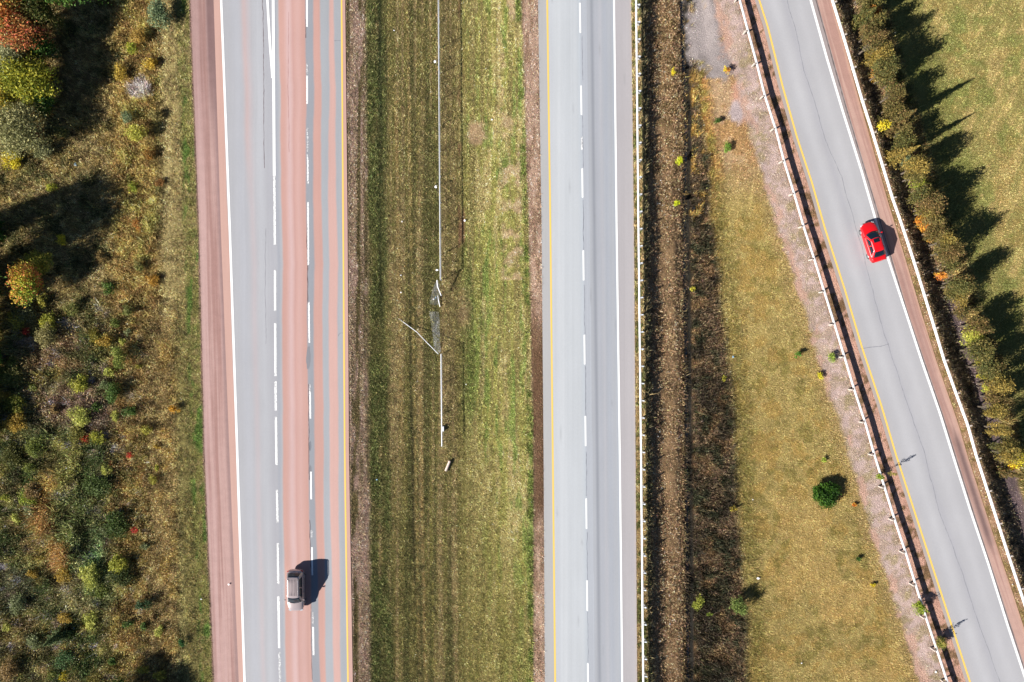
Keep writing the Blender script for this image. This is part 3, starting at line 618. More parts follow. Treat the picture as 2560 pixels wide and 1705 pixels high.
def plant(kind, px, py, rad, h, pal, label, cat=None, group=None, shape='round', size=None, n=None, gaps=.5, lobes=None):
    """px,py: photo pixel of the crown's centre; rad in photo px; h metres; pal: display colours"""
    _seed[0] += 1; sd = _seed[0]; r = np.random.default_rng(sd)
    Rm = rad / PPM
    X, Y, Z = base_from_app(np.array([float(px)]), np.array([float(py)])); Z = float(Z[0]); zc = Z + h * .6
    X = wx(px, zc); Y = wy(py, zc); Z = gz(X, Y)
    root = empty(kind, (X, Y, Z)); tag(root, label, cat or ('tree' if h > 2.5 else 'shrub'), group)
    if n is None: n = int(np.clip(900 * (Rm ** 1.6) * (1 + h * .35), 250, 9000))
    if size is None: size = 0.05 + 0.022 * min(Rm, 3)
    if lobes is None: lobes = int(4 + 9 * Rm)
    bm = bmesh.new(); hb = h * (.25 if shape != 'cone' else .96)
    limb(bm, (0, 0, -.1), (0, 0, max(hb, .15)), .02 + .02 * h, .012 + .012 * h * (shape != 'cone'))
    if shape == 'cone':
        t = 1 - np.sqrt(r.random(n)) * .98; zz = t * h
        whorl = 0.78 + .3 * np.sin(t * h * 9) ; a = r.random(n) * 2 * np.pi; arms = .75 + .35 * np.sin(a * 7 + np.floor(t * h * 3) * 2.1)
        rr_ = Rm * (1 - t) * whorl * arms * np.sqrt(.35 + .65 * r.random(n))
        pts = np.column_stack([np.cos(a) * rr_, np.sin(a) * rr_, zz - rr_ * .15 + .1]); lid = (a * 2).astype(int)
    else:
        lc = r.normal(0, 1, (lobes, 3)); lc /= np.linalg.norm(lc, axis=1)[:, None]; lc[:, 2] = np.abs(lc[:, 2]) * .9 - .12
        lr = .38 + .3 * r.random(lobes); lc = lc * (1 - lr * .75)[:, None] * (.85 + .3 * r.random(lobes))[:, None]
        lid = r.integers(0, lobes, n); d = r.normal(0, 1, (n, 3)); d /= np.linalg.norm(d, axis=1)[:, None]
        rr_ = lr[lid] * (r.random(n) ** .38) * (1 + r.normal(0, .10, n)); q = lc[lid] + d * rr_[:, None]; q *= (.82 + .36 * vn(np.arctan2(q[:, 1], q[:, 0]) * 3 + 40, q[:, 2] * 2 + 9, 1.0, sd % 16))[:, None]
        hs = h * .44; asp = r.uniform(.8, 1.2); pts = np.column_stack([q[:, 0] * Rm * asp, q[:, 1] * Rm / asp, h * .54 + q[:, 2] * hs]); pts[:, 2] = np.maximum(pts[:, 2], .06)
        for i in range(min(lobes, 12)):
            if h > .8: limb(bm, (0, 0, max(hb, .15) * .8), (lc[i][0] * Rm * .9, lc[i][1] * Rm * .9, h * .54 + lc[i][2] * hs * .9), .008 + .012 * h, .004 + .002 * h, 5)
    bm_obj('trunk' if h > 1.5 else 'stem', bm, M['bark'], root)
    pal = np.array([alb(*c, k=1.7) for c in pal]); lobe_pal = r.integers(0, len(pal), 400)
    pick = np.where(r.random(n) < .7, lobe_pal[lid % 400], r.integers(0, len(pal), n))
    cols = np.clip(pal[pick] * np.exp(r.normal(0, .28, n))[:, None], .004, .8)
    leaf_mesh('crown' if h > 1.5 else 'foliage', root, pts, size, cols, sd)
    return root

OLV = [(128, 128, 66), (104, 112, 54), (146, 138, 84)]; YG = [(190, 186, 66), (160, 164, 56), (132, 146, 52)]
ORG = [(226, 150, 60), (232, 176, 70), (200, 112, 50)]; YEL = [(232, 208, 60), (214, 190, 50), (190, 178, 56)]
GRN = [(70, 100, 40), (88, 118, 46), (54, 84, 36)]; PALE = [(158, 156, 112), (140, 142, 98), (120, 124, 86)]
BLU = [(122, 138, 100), (102, 120, 84), (138, 148, 110)]; BRN = [(120, 96, 56), (100, 84, 46), (88, 86, 44)]
# wood edge at the upper left
plant('maple_tree', 22, 28, 55, 6.5, [(214, 126, 66), (222, 160, 72), (176, 84, 58), (160, 146, 78), (120, 122, 66)], 'orange and yellow maple in the top left corner', shape='round')
plant('maple_tree', 55, 85, 52, 6.0, [(190, 96, 72), (206, 132, 76), (146, 72, 58), (204, 164, 92), (150, 130, 74)], 'red-leaved maple just below the top left corner, beside the orange one')
plant('alder_tree', 15, 62, 27, 6.2, [(170, 174, 92), (140, 150, 70)], 'pale green young tree wedged between the orange and red maples')
plant('alder_tree', 100, 40, 43, 5.5, [(84, 92, 42), (66, 82, 36), (104, 96, 50)], 'dark green tree right of the red maple at the top edge')
plant('willow_tree', 40, 128, 50, 4.8, PALE, 'grey-green willow below the red maple')
plant('alder_tree', 100, 118, 36, 4.2, GRN, 'dark green tree below and right of the red maple')
plant('birch_tree', 58, 195, 64, 5.2, [(180, 172, 60), (150, 154, 56), (120, 132, 50)], 'yellow-green birch with a red shrub at its right side', size=.12)
plant('red_shrub', 108, 178, 20, 3.0, [(140, 40, 46), (110, 34, 40), (96, 60, 44)], 'dark crimson shrub right of the yellow-green birch')
plant('alder_tree', 12, 240, 39, 4.6, [(190, 160, 60), (140, 140, 56)], 'golden green tree at the left edge below the yellow-green birch')
plant('alder_tree', 105, 250, 34, 3.4, GRN, 'mid green bush between the birch and the large grey willow')
plant('willow_tree', 38, 318, 73, 4.6, [(164, 158, 108), (142, 142, 92), (126, 126, 84)], 'large grey-green willow at the left edge, the biggest crown on the left', size=.10)
plant('red_shrub', 92, 330, 18, 1.6, [(150, 54, 52), (110, 60, 48)], 'low red shrub right of the large grey willow')
plant('yellow_shrub', 26, 400, 26, 1.4, YEL, 'low yellow shrub below the large grey willow at the left edge')
plant('willow_shrub', 108, 380, 24, 1.3, PALE, 'low grey-green shrub below and right of the large grey willow')
# trees beyond the left edge; their shadows reach into the picture
for k, (px, py, rd, hh) in enumerate(((-105, 640, 78, 9.4), (-160, 702, 72, 9.2), (-64, 835, 46, 4.2), (-58, 905, 46, 3.8), (-95, 565, 52, 6.6), (-66, 985, 42, 3.6), (-66, 765, 44, 4.4), (-60, 1060, 40, 3.2))):
    plant('poplar_tree', px, py, rd, hh, GRN, ['tallest dark poplar beyond the left edge, throwing the widest tree shadow', 'tall dark poplar farthest out beyond the left edge', 'short dark poplar beyond the left edge, fifth from its row top', 'short dark poplar beyond the left edge, sixth from its row top', 'medium dark poplar beyond the left edge that throws the uppermost long shadow', 'short dark poplar beyond the left edge, second from its row bottom', 'short dark poplar beyond the left edge beside the yellow tinged young tree', 'shortest dark poplar beyond the left edge, lowest in its row'][k], 'tree', 'poplars beyond the left edge', n=7000, size=.16, shape='cone' if k in (1, 4) else 'round')
plant('poplar_tree', 150, -50, 66, 8.0, GRN, 'dark poplar just above the top edge near the left', 'tree', n=8000, size=.14)
plant('poplar_tree', 60, -60, 60, 8.0, GRN, 'dark poplar above the top left corner', 'tree', n=7000, size=.14)
plant('alder_tree', 62, 702, 44, 4.4, [(196, 190, 68), (226, 180, 80), (140, 160, 60), (206, 128, 72)], 'yellow and orange tinged young tree casting a long shadow, left edge midway', size=.1)
plant('alder_tree', 95, 655, 34, 2.0, [(170, 160, 66), (140, 144, 60)], 'yellow-green bush above the yellow and orange tinged young tree')
plant('willow_shrub', 55, 775, 32, 1.8, [(128, 128, 92), (108, 112, 74)], 'grey-green shrub below the yellow and orange tinged young tree')
plant('willow_shrub', 112, 838, 28, 1.9, [(158, 148, 96), (132, 126, 80)], 'beige-green round shrub below a small red bush at left')
plant('red_shrub', 66, 828, 12, 1.1, [(196, 70, 56), (150, 60, 50)], 'small red shrub left of the beige-green round shrub')
plant('yellow_shrub', 155, 600, 15, 1.0, YEL, 'small bright yellow shrub in the grass above the long tree shadow at left')
# single shrubs near the left verge
plant('willow_shrub', 398, 38, 34, 2.6, BLU, 'blue-green round shrub by the verge at the top left')
plant('birch_shrub', 340, 331, 25, 2.1, [(190, 184, 84), (172, 170, 74)], 'neat light yellow-green round shrub in the golden strip at left')
plant('willow_shrub', 316, 292, 16, 1.4, BLU, 'small blue-green shrub just above the yellow-green round shrub')
plant('weed_shrub', 388, 288, 18, 1.4, [(150, 138, 84), (120, 112, 66)], 'tan shrub right of the yellow-green round shrub')
plant('weed_shrub', 372, 385, 16, 1.2, [(176, 128, 56), (140, 104, 50)], 'rusty orange shrub below the yellow-green round shrub')
plant('cedar_shrub', 292, 890, 25, 2.2, [(150, 156, 76), (112, 128, 58)], 'compact green round shrub with a long dark shadow, left of the verge midway')
plant('cedar_shrub', 322, 776, 17, 1.3, [(136, 140, 80), (120, 124, 66)], 'pale green small round shrub above the compact round shrub')
plant('willow_shrub', 262, 962, 13, 1.2, [(116, 128, 84), (130, 140, 96)], 'little grey-green shrub below the compact round shrub')
plant('weed_shrub', 235, 838, 20, 1.3, [(150, 138, 56), (120, 116, 50)], 'olive yellow bush left of and above the compact round shrub')
plant('orange_shrub', 437, 1022, 13, 1.1, [(208, 158, 52), (186, 140, 48)], 'small golden orange shrub at the edge of the left verge')
plant('red_shrub', 213, 1098, 13, 1.0, [(216, 84, 52), (176, 66, 46)], 'small red-orange shrub amid green weeds, left of two others in the lower left')
plant('red_shrub', 325, 1138, 9, .8, [(220, 92, 66), (190, 80, 60)], 'tiny red-orange shrub nearest the verge in the lower left')
plant('red_shrub', 277, 1158, 8, .8, [(222, 130, 90), (200, 100, 70)], 'tiny salmon shrub below and left of the tiny red-orange one')
plant('red_shrub', 336, 1324, 10, .8, [(214, 80, 70), (180, 70, 60)], 'small red shrub amid dark green weeds near the lower left verge')
plant('spruce_tree', 128, 1602, 32, 3.2, [(108, 120, 76), (92, 108, 66)], 'grey-green leaning conifer with a dark shadow in the lower left', shape='cone')
plant('cedar_shrub', 360, 1512, 18, 1.5, [(72, 96, 60), (60, 84, 50)], 'dark green round shrub near the verge at lower left')
plant('cedar_shrub', 458, 1606, 11, 1.0, [(66, 110, 60), (50, 96, 50)], 'tiny bright green shrub at the verge near the bottom left')
plant('yellow_shrub', 158, 1690, 16, .9, YEL, 'yellow goldenrod clump at the bottom edge left')
plant('yellow_shrub', 168, 1638, 11, .8, YEL, 'yellow goldenrod clump above the bottom edge, right of the grey-green conifer')
for k, (px, py, rd, hh) in enumerate(((275, 1752, 50, 4.4), (335, 1768, 50, 4.4))):
    plant('spruce_tree', px, py, rd, hh, GRN, ('dark poplar just below the bottom edge at left', 'broad dark poplar below the bottom edge close to the left verge')[k], 'tree')
for k, (px, py, rd, hh, pal, lb) in enumerate((
    (180, 770, 22, 1.3, OLV, 'olive bush in the shade right of the yellow and orange tinged young tree'),
    (30, 940, 30, 1.6, OLV, 'dark olive bush at the left edge, upper of two'),
    (36, 1010, 28, 1.5, [(150, 146, 60), (110, 116, 48)], 'yellow-olive bush below the dark olive bush at the left edge'),
    (70, 1240, 26, 1.2, [(150, 160, 56), (120, 136, 48)], 'bright yellow-green bush at the left edge of the reed patch'),
    (245, 1215, 34, 1.4, [(96, 112, 60), (80, 96, 48)], 'dense green leafy bush right of the reed patch'),
    (290, 1310, 34, 1.4, [(88, 104, 52), (72, 90, 42)], 'dark green leafy bush beside the lower reed patch'),
    (300, 1440, 30, 1.3, [(70, 84, 46), (90, 94, 50)], 'darkest green leafy bush between the reed patch and the verge'),
    (30, 1140, 34, 1.3, [(110, 108, 56), (90, 92, 46)], 'olive leafy bush at the left edge above the reed patch'),
    (190, 1090, 26, 1.2, [(150, 142, 72), (120, 120, 58)], 'olive bush beside the small red-orange shrub'),
    (160, 1650, 26, 1.1, [(100, 130, 84), (84, 112, 66)], 'fresh green clump right below the grey-green conifer'))):
    plant('leafy_bush', px, py, rd, hh, pal, lb, 'shrub')
# ditch and bank plants
plant('weed_shrub', 1683, 178, 8, .9, YEL, 'small bright yellow shrub in the brown ditch side, highest of three there', group='yellow shrubs by the ditch')
plant('weed_shrub', 1697, 400, 11, 1.1, [(214, 220, 50), (196, 206, 44)], 'lime yellow shrub in the brown ditch side, middle of three there', group='yellow shrubs by the ditch')
plant('weed_shrub', 1691, 510, 10, 1.0, [(214, 220, 50), (196, 206, 44)], 'lime yellow shrub in the brown ditch side, lowest of three there', group='yellow shrubs by the ditch')
plant('yellow_shrub', 1816, 174, 10, 1.0, YEL + ORG, 'yellow orange shrub on the grey gravel patch of the bank')
plant('cedar_shrub', 1796, 303, 11, .8, GRN, 'small dark green shrub on the orange-brown bank')
plant('cedar_shrub', 1818, 366, 12, 1.1, [(120, 156, 60), (98, 136, 50)], 'small fresh green shrub on the bank with a dark shadow')
plant('alder_shrub', 1850, 1516, 24, 2.1, [(104, 124, 62), (128, 142, 74)], 'loose green bush casting a dark pointed shadow at the ditch edge')
plant('weed_shrub', 1746, 1506, 18, 1.3, [(174, 176, 80), (150, 156, 66)], 'pale yellow-green shrub in the dark ditch left of the loose green bush')
plant('weed_shrub', 1774, 1538, 8, .8, [(150, 170, 66)], 'tiny green weed in the dark ditch below the pale yellow-green shrub')
plant('weed_shrub', 1834, 1272, 9, .8, [(190, 170, 70), (160, 140, 60)], 'tiny yellow weed at the dark ditch edge, far above the loose green bush')
plant('weed_shrub', 1811, 946, 8, .7, [(176, 170, 66)], 'tiny yellow weed at the right edge of the dark ditch brush, midway')
plant('weed_shrub', 1733, 723, 7, .7, [(190, 180, 70)], 'tiny pale yellow weed amid the dark ditch brush')
plant('cedar_bush', 2068, 1237, 33, 1.4, [(56, 92, 26), (42, 74, 22), (76, 110, 34)], 'deep green round bush alone in the golden grass bank', 'bush', size=.08, n=7000)
plant('cedar_shrub', 1995, 888, 10, .9, [(96, 136, 50), (80, 120, 46)], 'small green shrub alone in the golden grass, right half')
plant('weed_shrub', 2080, 893, 13, .8, [(150, 168, 74), (130, 150, 66)], 'light green shrub against the ramp-side gravel, midway down')
plant('yellow_shrub', 2048, 940, 10, .6, [(224, 210, 52), (200, 190, 50)], 'small bright yellow weed below the light green shrub')
plant('weed_shrub', 2147, 1397, 6, .5, GRN, 'tiny dark green weed in the golden grass below the round bush')
plant('weed_shrub', 2183, 1462, 6, .4, YEL, 'tiny yellow weed in the golden grass near the bottom right')
plant('weed_shrub', 2059, 1150, 7, .5, [(160, 176, 70)], 'tiny light green weed above the deep green round bush')
plant('orange_weed', 2137, 1262, 6, .4, ORG, 'tiny orange weed right of the deep green round bush')
plant('weed_shrub', 2201, 1191, 11, 1.1, [(150, 164, 56), (132, 150, 48)], 'small olive green shrub leaning on the ramp guardrail')
plant('alder_shrub', 2298, 1522, 18, 1.6, [(152, 166, 56), (132, 150, 48)], 'round olive green shrub touching the ramp guardrail near the bottom')
plant('weed_shrub', 2352, 1610, 18, 1.2, [(150, 146, 70), (130, 132, 60)], 'straggly tan green shrub growing through the ramp guardrail at the bottom')
# beyond the ramp
for (kd, px, py, rd, hh, pal, lb) in (
    ('yellow_shrub', 2195, 150, 16, 1.6, YEL, 'bright yellow shrub beyond the ramp at the top, directly above an orange one'),
    ('orange_shrub', 2202, 185, 17, 1.6, ORG, 'orange shrub directly below the bright yellow shrub at the top right'),
    ('alder_shrub', 2236, 208, 16, 1.6, [(108, 120, 44), (86, 104, 40)], 'dark olive shrub right of the orange shrub at the top right'),
    ('cedar_shrub', 2230, 235, 9, 1.0, BLU, 'tiny blue-green shrub under the dark olive shrub at the top right'),
    ('yellow_shrub', 2212, 318, 15, 1.4, YEL, 'lone bright yellow shrub close to the ramp guardrail'),
    ('orange_shrub', 2289, 358, 9, 1.0, ORG, 'tiny orange shrub in front of the long shadows at right'),
    ('cedar_shrub', 2274, 403, 16, 1.6, BLU, 'blue-green shrub beyond the ramp guardrail above the lime one'),
    ('birch_shrub', 2305, 456, 18, 1.8, [(200, 206, 70), (176, 188, 62)], 'lime yellow shrub below the blue-green shrub'),
    ('orange_shrub', 2316, 556, 22, 1.8, ORG, 'large orange shrub right of the red car'),
    ('orange_shrub', 2337, 592, 15, 1.4, ORG, 'deep orange shrub directly below the large orange one'),
    ('orange_shrub', 2358, 690, 13, 1.2, ORG, 'small orange shrub by the dark ditch bed right of the ramp'),
    ('birch_shrub', 2440, 832, 32, 2.6, [(168, 168, 74), (186, 180, 78), (146, 152, 64)], 'big yellow-green bush right of the ramp at mid height'),
    ('yellow_shrub', 2474, 912, 17, 1.6, [(196, 186, 60), (176, 170, 56)], 'yellow olive shrub below the big yellow-green bush'),
    ('yellow_shrub', 2464, 940, 10, 1.2, YEL, 'small yellow shrub between two yellow olive ones'),
    ('yellow_shrub', 2472, 970, 12, 1.2, YG, 'small yellow-green shrub lowest in the row below the big bush'),
    ('birch_shrub', 2548, 1142, 26, 2.2, YEL, 'bright yellow bush at the right edge'),
    ('orange_shrub', 2540, 1165, 12, 1.2, ORG, 'small orange shrub at the foot of the bright yellow bush at the right edge'),
    ('alder_shrub', 2350, 560, 16, 1.6, GRN, 'dark green shrub in the shade right of the large orange one'),
    ('orange_shrub', 2185, 22, 18, 1.6, [(190, 130, 60), (160, 120, 56)], 'rusty orange shrub at the top edge beyond the ramp')):
    plant(kd, px - (9 if px > 2190 else 0), py, rd, hh + .9, pal, lb, 'bush' if rd > 25 else 'shrub')
# the dark row whose pointed shadows fall on the field
edge = curve((2176, 0), (2192, 100), (2210, 180), (2250, 300), (2275, 400), (2318, 500), (2350, 590), (2392, 690), (2425, 770), (2462, 860), (2492, 960), (2520, 1100), (2545, 1220))
units = ['first', 'second', 'third', 'fourth', 'fifth', 'sixth', 'seventh', 'eighth', 'ninth', 'tenth', 'eleventh', 'twelfth', 'thirteenth', 'fourteenth', 'fifteenth', 'sixteenth', 'seventeenth', 'eighteenth', 'nineteenth']
def ordn(k): return units[k] if k < 19 else ('twentieth', 'thirtieth', 'fortieth', 'fiftieth')[(k + 1) // 10 - 2] if (k + 1) % 10 == 0 else ('twenty', 'thirty', 'forty', 'fifty')[(k + 1) // 10 - 2] + '-' + units[(k + 1) % 10 - 1]
rr2 = random.Random(5); y = -30; k = 0
RP = [('olive', [(118, 108, 60), (98, 94, 50), (134, 116, 70)]), ('dark olive', [(98, 96, 50), (84, 86, 46), (122, 108, 60)]), ('brownish', [(122, 98, 60), (104, 92, 50), (92, 88, 48)]), ('dull gold', [(146, 124, 62), (120, 110, 56)])]
while y < 1200:
    hh = rr2.choice((3.0, 3.8, 4.4, 5.0, 5.6, 4.2)) * (.9 if y < 900 else 1.0); rd = 17 + hh * 3.0 + rr2.uniform(-4, 5); shp = 'cone' if rr2.random() < .18 else 'round'
    nm, pl = rr2.choice(RP)
    plant('spruce_tree' if shp == 'cone' else 'alder_tree', float(edge(y)) + rr2.uniform(-22, 8), y, rd * .84 * (1.2 if shp == 'cone' else 1), hh * (1.25 if shp == 'cone' else 1.08), pl,
          '%s %s, %s from the top in the ragged row between ramp and field' % (nm, 'conifer' if shp == 'cone' else 'scrub tree', ordn(k)), 'tree', 'ragged row of small trees by the field', shape=shp)
    y += rr2.choice((10, 16, 22, 30, 44)) + rr2.uniform(-3, 6); k += 1
# thicket of leafy bushes at lower left
rr3 = random.Random(11); spots = []
for _ in range(900):
    bx1, by1 = rr3.uniform(5, 400), rr3.uniform(740, 1690); rd = rr3.uniform(11, 30) * (1 if bx1 < 300 else .6)
    if 90 < bx1 < 250 and 1130 < by1 < 1430: continue
    if all(math.hypot(bx1 - a, by1 - b_) > (rd + c_) * 1.05 for a, b_, c_ in spots): spots.append((bx1, by1, rd))
    if len(spots) >= 56: break
spots.sort(key=lambda q: q[1])
TP = [('olive green', [(126, 132, 62), (104, 116, 52)]), ('leafy green', [(92, 116, 52), (76, 100, 44)]), ('yellow-green', [(176, 172, 70), (146, 150, 60)]), ('pale lime', [(190, 190, 96), (166, 170, 84)]), ('mossy yellow', [(180, 170, 76), (150, 146, 66)]), ('straw brown', [(160, 134, 88), (136, 112, 70)]), ('grey-green', [(138, 144, 100), (118, 126, 84)]), ('golden', [(190, 158, 70), (160, 136, 62)])]
for k, (bx1, by1, rd) in enumerate(spots):
    nm, pl = rr3.choice(TP)
    plant('leafy_bush', bx1, by1, rd, .5 + rd * .042, pl, '%s bush, %s from the top in the lower left thicket' % (nm, ordn(k)), 'bush', 'bushes of the lower left thicket', size=.075)
# scattered shrubs in the upper left meadow
for k, (px, py, rd, hh, nm, pl) in enumerate(((150, 330, 18, .8, 'olive', OLV), (215, 250, 15, .7, 'tan', [(166, 144, 96)]), (128, 470, 14, .7, 'golden green', YG), (250, 640, 16, .8, 'tan', [(160, 136, 86)]), (330, 470, 14, .9, 'yellow-green', YG), (345, 560, 15, .9, 'rusty', [(170, 120, 60)]), (300, 180, 20, 1.2, 'golden', [(186, 160, 70)]), (345, 90, 22, 1.3, 'golden brown', [(170, 140, 70)]), (330, 120, 16, 1.1, 'yellow', YG), (375, 160, 18, 1.1, 'yellow orange', [(190, 160, 60)]), (270, 720, 18, 1.0, 'dark green', GRN), (385, 700, 18, .9, 'golden orange', [(180, 140, 60)]), (345, 660, 17, 1.0, 'olive', OLV), (400, 460, 14, .8, 'bronze', [(150, 110, 62)]))):
    plant('meadow_shrub', px, py, rd, hh, pl, 'low %s shrub in the upper left meadow, %s of its kind from the top' % (nm, ordn(sorted([330, 250, 470, 640, 471, 560, 180, 90, 120, 160, 720, 700, 660, 460]).index(py if k != 4 else 471))), 'shrub', 'low shrubs of the upper left meadow')

# slender leaning saplings by the ramp guardrail, throwing fine shadows on the ramp
def sapling(px, py, h, label, az):
    X, Y = wx(px), wy(py); Z = gz(X, Y); root = empty('sapling', (X, Y, Z)); tag(root, label, 'sapling')
    r = random.Random(int(px)); bm = bmesh.new(); top = Vector((math.cos(az) * h * .12, math.sin(az) * h * .12, h)); limb(bm, (0, 0, 0), top * .55, .02, .014); limb(bm, top * .55, top, .014, .006)
    pts = []
    for k in range(9):
        s = .35 + .6 * k / 9; b0 = top * s; a = r.uniform(0, 6.28); L = h * (.30 - .16 * s); e = b0 + Vector((math.cos(a) * L * .6, math.sin(a) * L * .6, L * .8)); limb(bm, b0, e, .009, .003, 4)
        for q in range(26):
            t = r.random(); v = b0.lerp(e, t); pts.append((v.x + r.gauss(0, .05), v.y + r.gauss(0, .05), v.z + r.gauss(0, .05)))
    for q in range(60):
        v = top * r.uniform(.7, 1.0); pts.append((v.x + r.gauss(0, .05), v.y + r.gauss(0, .05), v.z))
    bm_obj('stem', bm, M['bark'], root)
    pts = np.array(pts); cols = np.tile(alb(178, 164, 84, k=1.3), (len(pts), 1)) * np.exp(np.random.default_rng(3).normal(0, .25, len(pts)))[:, None]
    leaf_mesh('foliage', root, pts, .045, cols, 9)
sapling(2212, 1180, 2.0, 'slender sapling before the ramp guardrail, forked shadow crossing the yellow line', .5)
sapling(2332, 1592, 2.1, 'slender sapling by the ramp guardrail near the bottom, feathery shadow on the asphalt', .2)

# ------------------------------------------------------------------ guardrails
def wbeam(name, f, y0, y1, ztop, side, parent, step=20):
    """corrugated rail; side=+1 when the face looks to +x"""
    prof = [(0, 0), (.0, -.02), (.045, -.055), (.045, -.10), (.0, -.135), (.0, -.175), (.045, -.21), (.045, -.255), (.0, -.29), (.0, -.31)]
    ys = np.arange(y0, y1 + 1, step); V = []; m = len(prof)
    for y in ys:
        c = P(float(f(y)), y, ztop); d = P(float(f(y + 5)), y + 5, ztop) - P(float(f(y - 5)), y - 5, ztop); d.normalize()
        nrm = Vector((-d.y, d.x, 0)) * side
        if nrm.x * side < 0: nrm = -nrm
        for o, z in prof: V.append(c + nrm * (o * 1.3) + Vector((0, 0, z)))
        for o, z in prof[::-1]: V.append(c + nrm * (o * 1.3 - .085 if z > -.03 or z < -.28 else o * 1.3 - .02) + Vector((0, 0, z)))
    k = 2 * m; F = []
    for i in range(len(ys) - 1):
        for j in range(k): F.append([i * k + j, i * k + (j + 1) % k, (i + 1) * k + (j + 1) % k, (i + 1) * k + j])
    return mesh_obj(name, [tuple(v) for v in V], F, M['rail'], parent)
def box_bm(bm, c, sx, sy, sz, rz=0.0):
    m = Matrix.Translation(c) @ Matrix.Rotation(rz, 4, 'Z') @ Matrix.Diagonal((sx, sy, sz, 1))
    bmesh.ops.create_cube(bm, size=1, matrix=m)
def guardrail(label, f, y0, y1, dy, first, side, off, psize, ztop, timber, group):
    """f: apparent line of the rail; off: metres from rail centre line to post centre, away from the face"""
    pc = P(float(f((y0 + y1) / 2)), (y0 + y1) / 2, 0); root = empty('guardrail', (0, 0, 0)); tag(root, label, 'guardrail', group)
    wbeam('rail', f, y0, y1, ztop, side, root)
    post_me = blk_me = None
    y = first
    while y > y0 + 5: y -= dy
    while y < y1 - 5:
        if y > y0 + 5:
            c = P(float(f(y)), y, ztop); d = P(float(f(y + 5)), y + 5, ztop) - P(float(f(y - 5)), y - 5, ztop); d.normalize()
            nrm = Vector((-d.y, d.x, 0))
            if nrm.x * side < 0: nrm = -nrm
            rz = math.atan2(nrm.y, nrm.x)
            if post_me is None:
                bm = bmesh.new(); box_bm(bm, (0, 0, 0), psize, psize * .9, 1.5)
                bmesh.ops.bevel(bm, geom=bm.edges[:], offset=.012, segments=1, affect='EDGES'); po = bm_obj('post', bm, M['post'] if timber else M['galv'], root)
                bm = bmesh.new(); box_bm(bm, (0, 0, 0), off - psize / 2 - .02, psize * .7, .26); bo = bm_obj('blockout', bm, M['post'] if timber else M['galv'], root)
                post_me, blk_me = po.data, bo.data
            else:
                po = bpy.data.objects.new('post', post_me); S.collection.objects.link(po); po.parent = root
                bo = bpy.data.objects.new('blockout', blk_me); S.collection.objects.link(bo); bo.parent = root
            q = c - nrm * off; po.location = (q.x, q.y, ztop + .02 - .75); po.rotation_euler = (0, 0, rz)
            q = c - nrm * (off - psize / 2) / 2 - nrm * .03; bo.location = (q.x, q.y, ztop - .155); bo.rotation_euler = (0, 0, rz)
        y += dy
guardrail('long white guardrail with close steel posts along the right side of the grey highway', GR, -260, 1960, 43.1, 10.9, -1, .36, .15, .74, False, 'guardrails')
guardrail('white guardrail with timber posts on the left side of the ramp', RL, -300, 2000, 81.6, 75, 1, .30, .18, .74, True, 'guardrails')
guardrail('white guardrail on the right side of the ramp, between the shoulder and the brush', RR, -300, 2000, 81.6, 87, -1, .30, .18, .74, True, 'guardrails')

# ------------------------------------------------------------------ median chain-link fence with a broken gap
froot = empty('chain_link_fence', (0, 0, 0)); tag(froot, 'galvanized chain-link fence standing in the median, torn down in the middle', 'fence')
FH = 1.38
def fbase(y): X = wx(float(FN(y))); Y = wy(y); return Vector((X, Y, gz(X, Y)))
def tube(bm, a, b_, r, k=8): limb(bm, a, b_, r, r, k)
def fence_run(ya, yb):
    n = max(1, round((yb - ya) / 67.3)); ps = [fbase(ya + (yb - ya) * i / n) for i in range(n + 1)]
    for p in ps:
        bm = bmesh.new(); tube(bm, (0, 0, -.2), (0, 0, FH + .03), .035); o = bm_obj('post', bm, M['galv'], froot); o.location = p
    bm = bmesh.new()
    for a, b_ in zip(ps[:-1], ps[1:]): tube(bm, a + Vector((0, 0, FH)), b_ + Vector((0, 0, FH)), .045)
    bm_obj('top_rail', bm, M['galv'], froot)
    V, F = [], []
    def wire(p, q, r=.0015):
        d = (q - p).normalized(); u = d.cross(Vector((1, 0, 0))).normalized() * r; v = Vector((r, 0, 0)); i = len(V)
        for e in (p, q): V.extend([e + u, e - u * .5 + v, e - u * .5 - v])
        for k in range(3): F.append([i + k, i + (k + 1) % 3, i + 3 + (k + 1) % 3, i + 3 + k])
    for a, b_ in zip(ps[:-1], ps[1:]):
        L = (b_ - a).length; m = int(L / .13); hh = FH - .08
        for k in range(-int(hh / .13), m):
            for s in (0, 1):
                t0, t1 = k * .13, k * .13 + hh; z0, z1 = .05, FH - .03
                if t0 < 0: z0 += -t0 / hh * (z1 - z0); t0 = 0
                if t1 > L: z1 -= (t1 - L) / hh * (FH - .08); t1 = L
                if s: t0, t1 = L - t0, L - t1
                if abs(t1 - t0) > .02: wire(a.lerp(b_, t0 / L) + Vector((0, 0, z0)), a.lerp(b_, t1 / L) + Vector((0, 0, z1)))
    mesh_obj('mesh_panel', [tuple(v) for v in V], F, M['wire'], froot)
fence_run(-280, 700); fence_run(885, 1114)
def photo_tube(name, pts, r, parent=None, mat='galv'):
    bm = bmesh.new(); q = [P(a, b_, z) for a, b_, z in pts]
    for a, b_ in zip(q[:-1], q[1:]): tube(bm, a, b_, r, 7)
    return bm_obj(name, bm, M[mat], parent)
photo_tube('bent_rail', [(1092.5, 700, .55), (1093.5, 715, .35), (1103, 739, -.3)], .05, froot, 'paper')
photo_tube('bent_rail', [(1096, 885, .5), (1064, 853, .1), (1042, 830, -.3), (989, 791, -.55)], .032, froot)
tag(photo_tube('broken_rail', [(1094, 739, -.62), (1100, 767, -.72)], .045, None, 'paper'), 'short piece of broken white rail lying in the fence gap', 'rail')
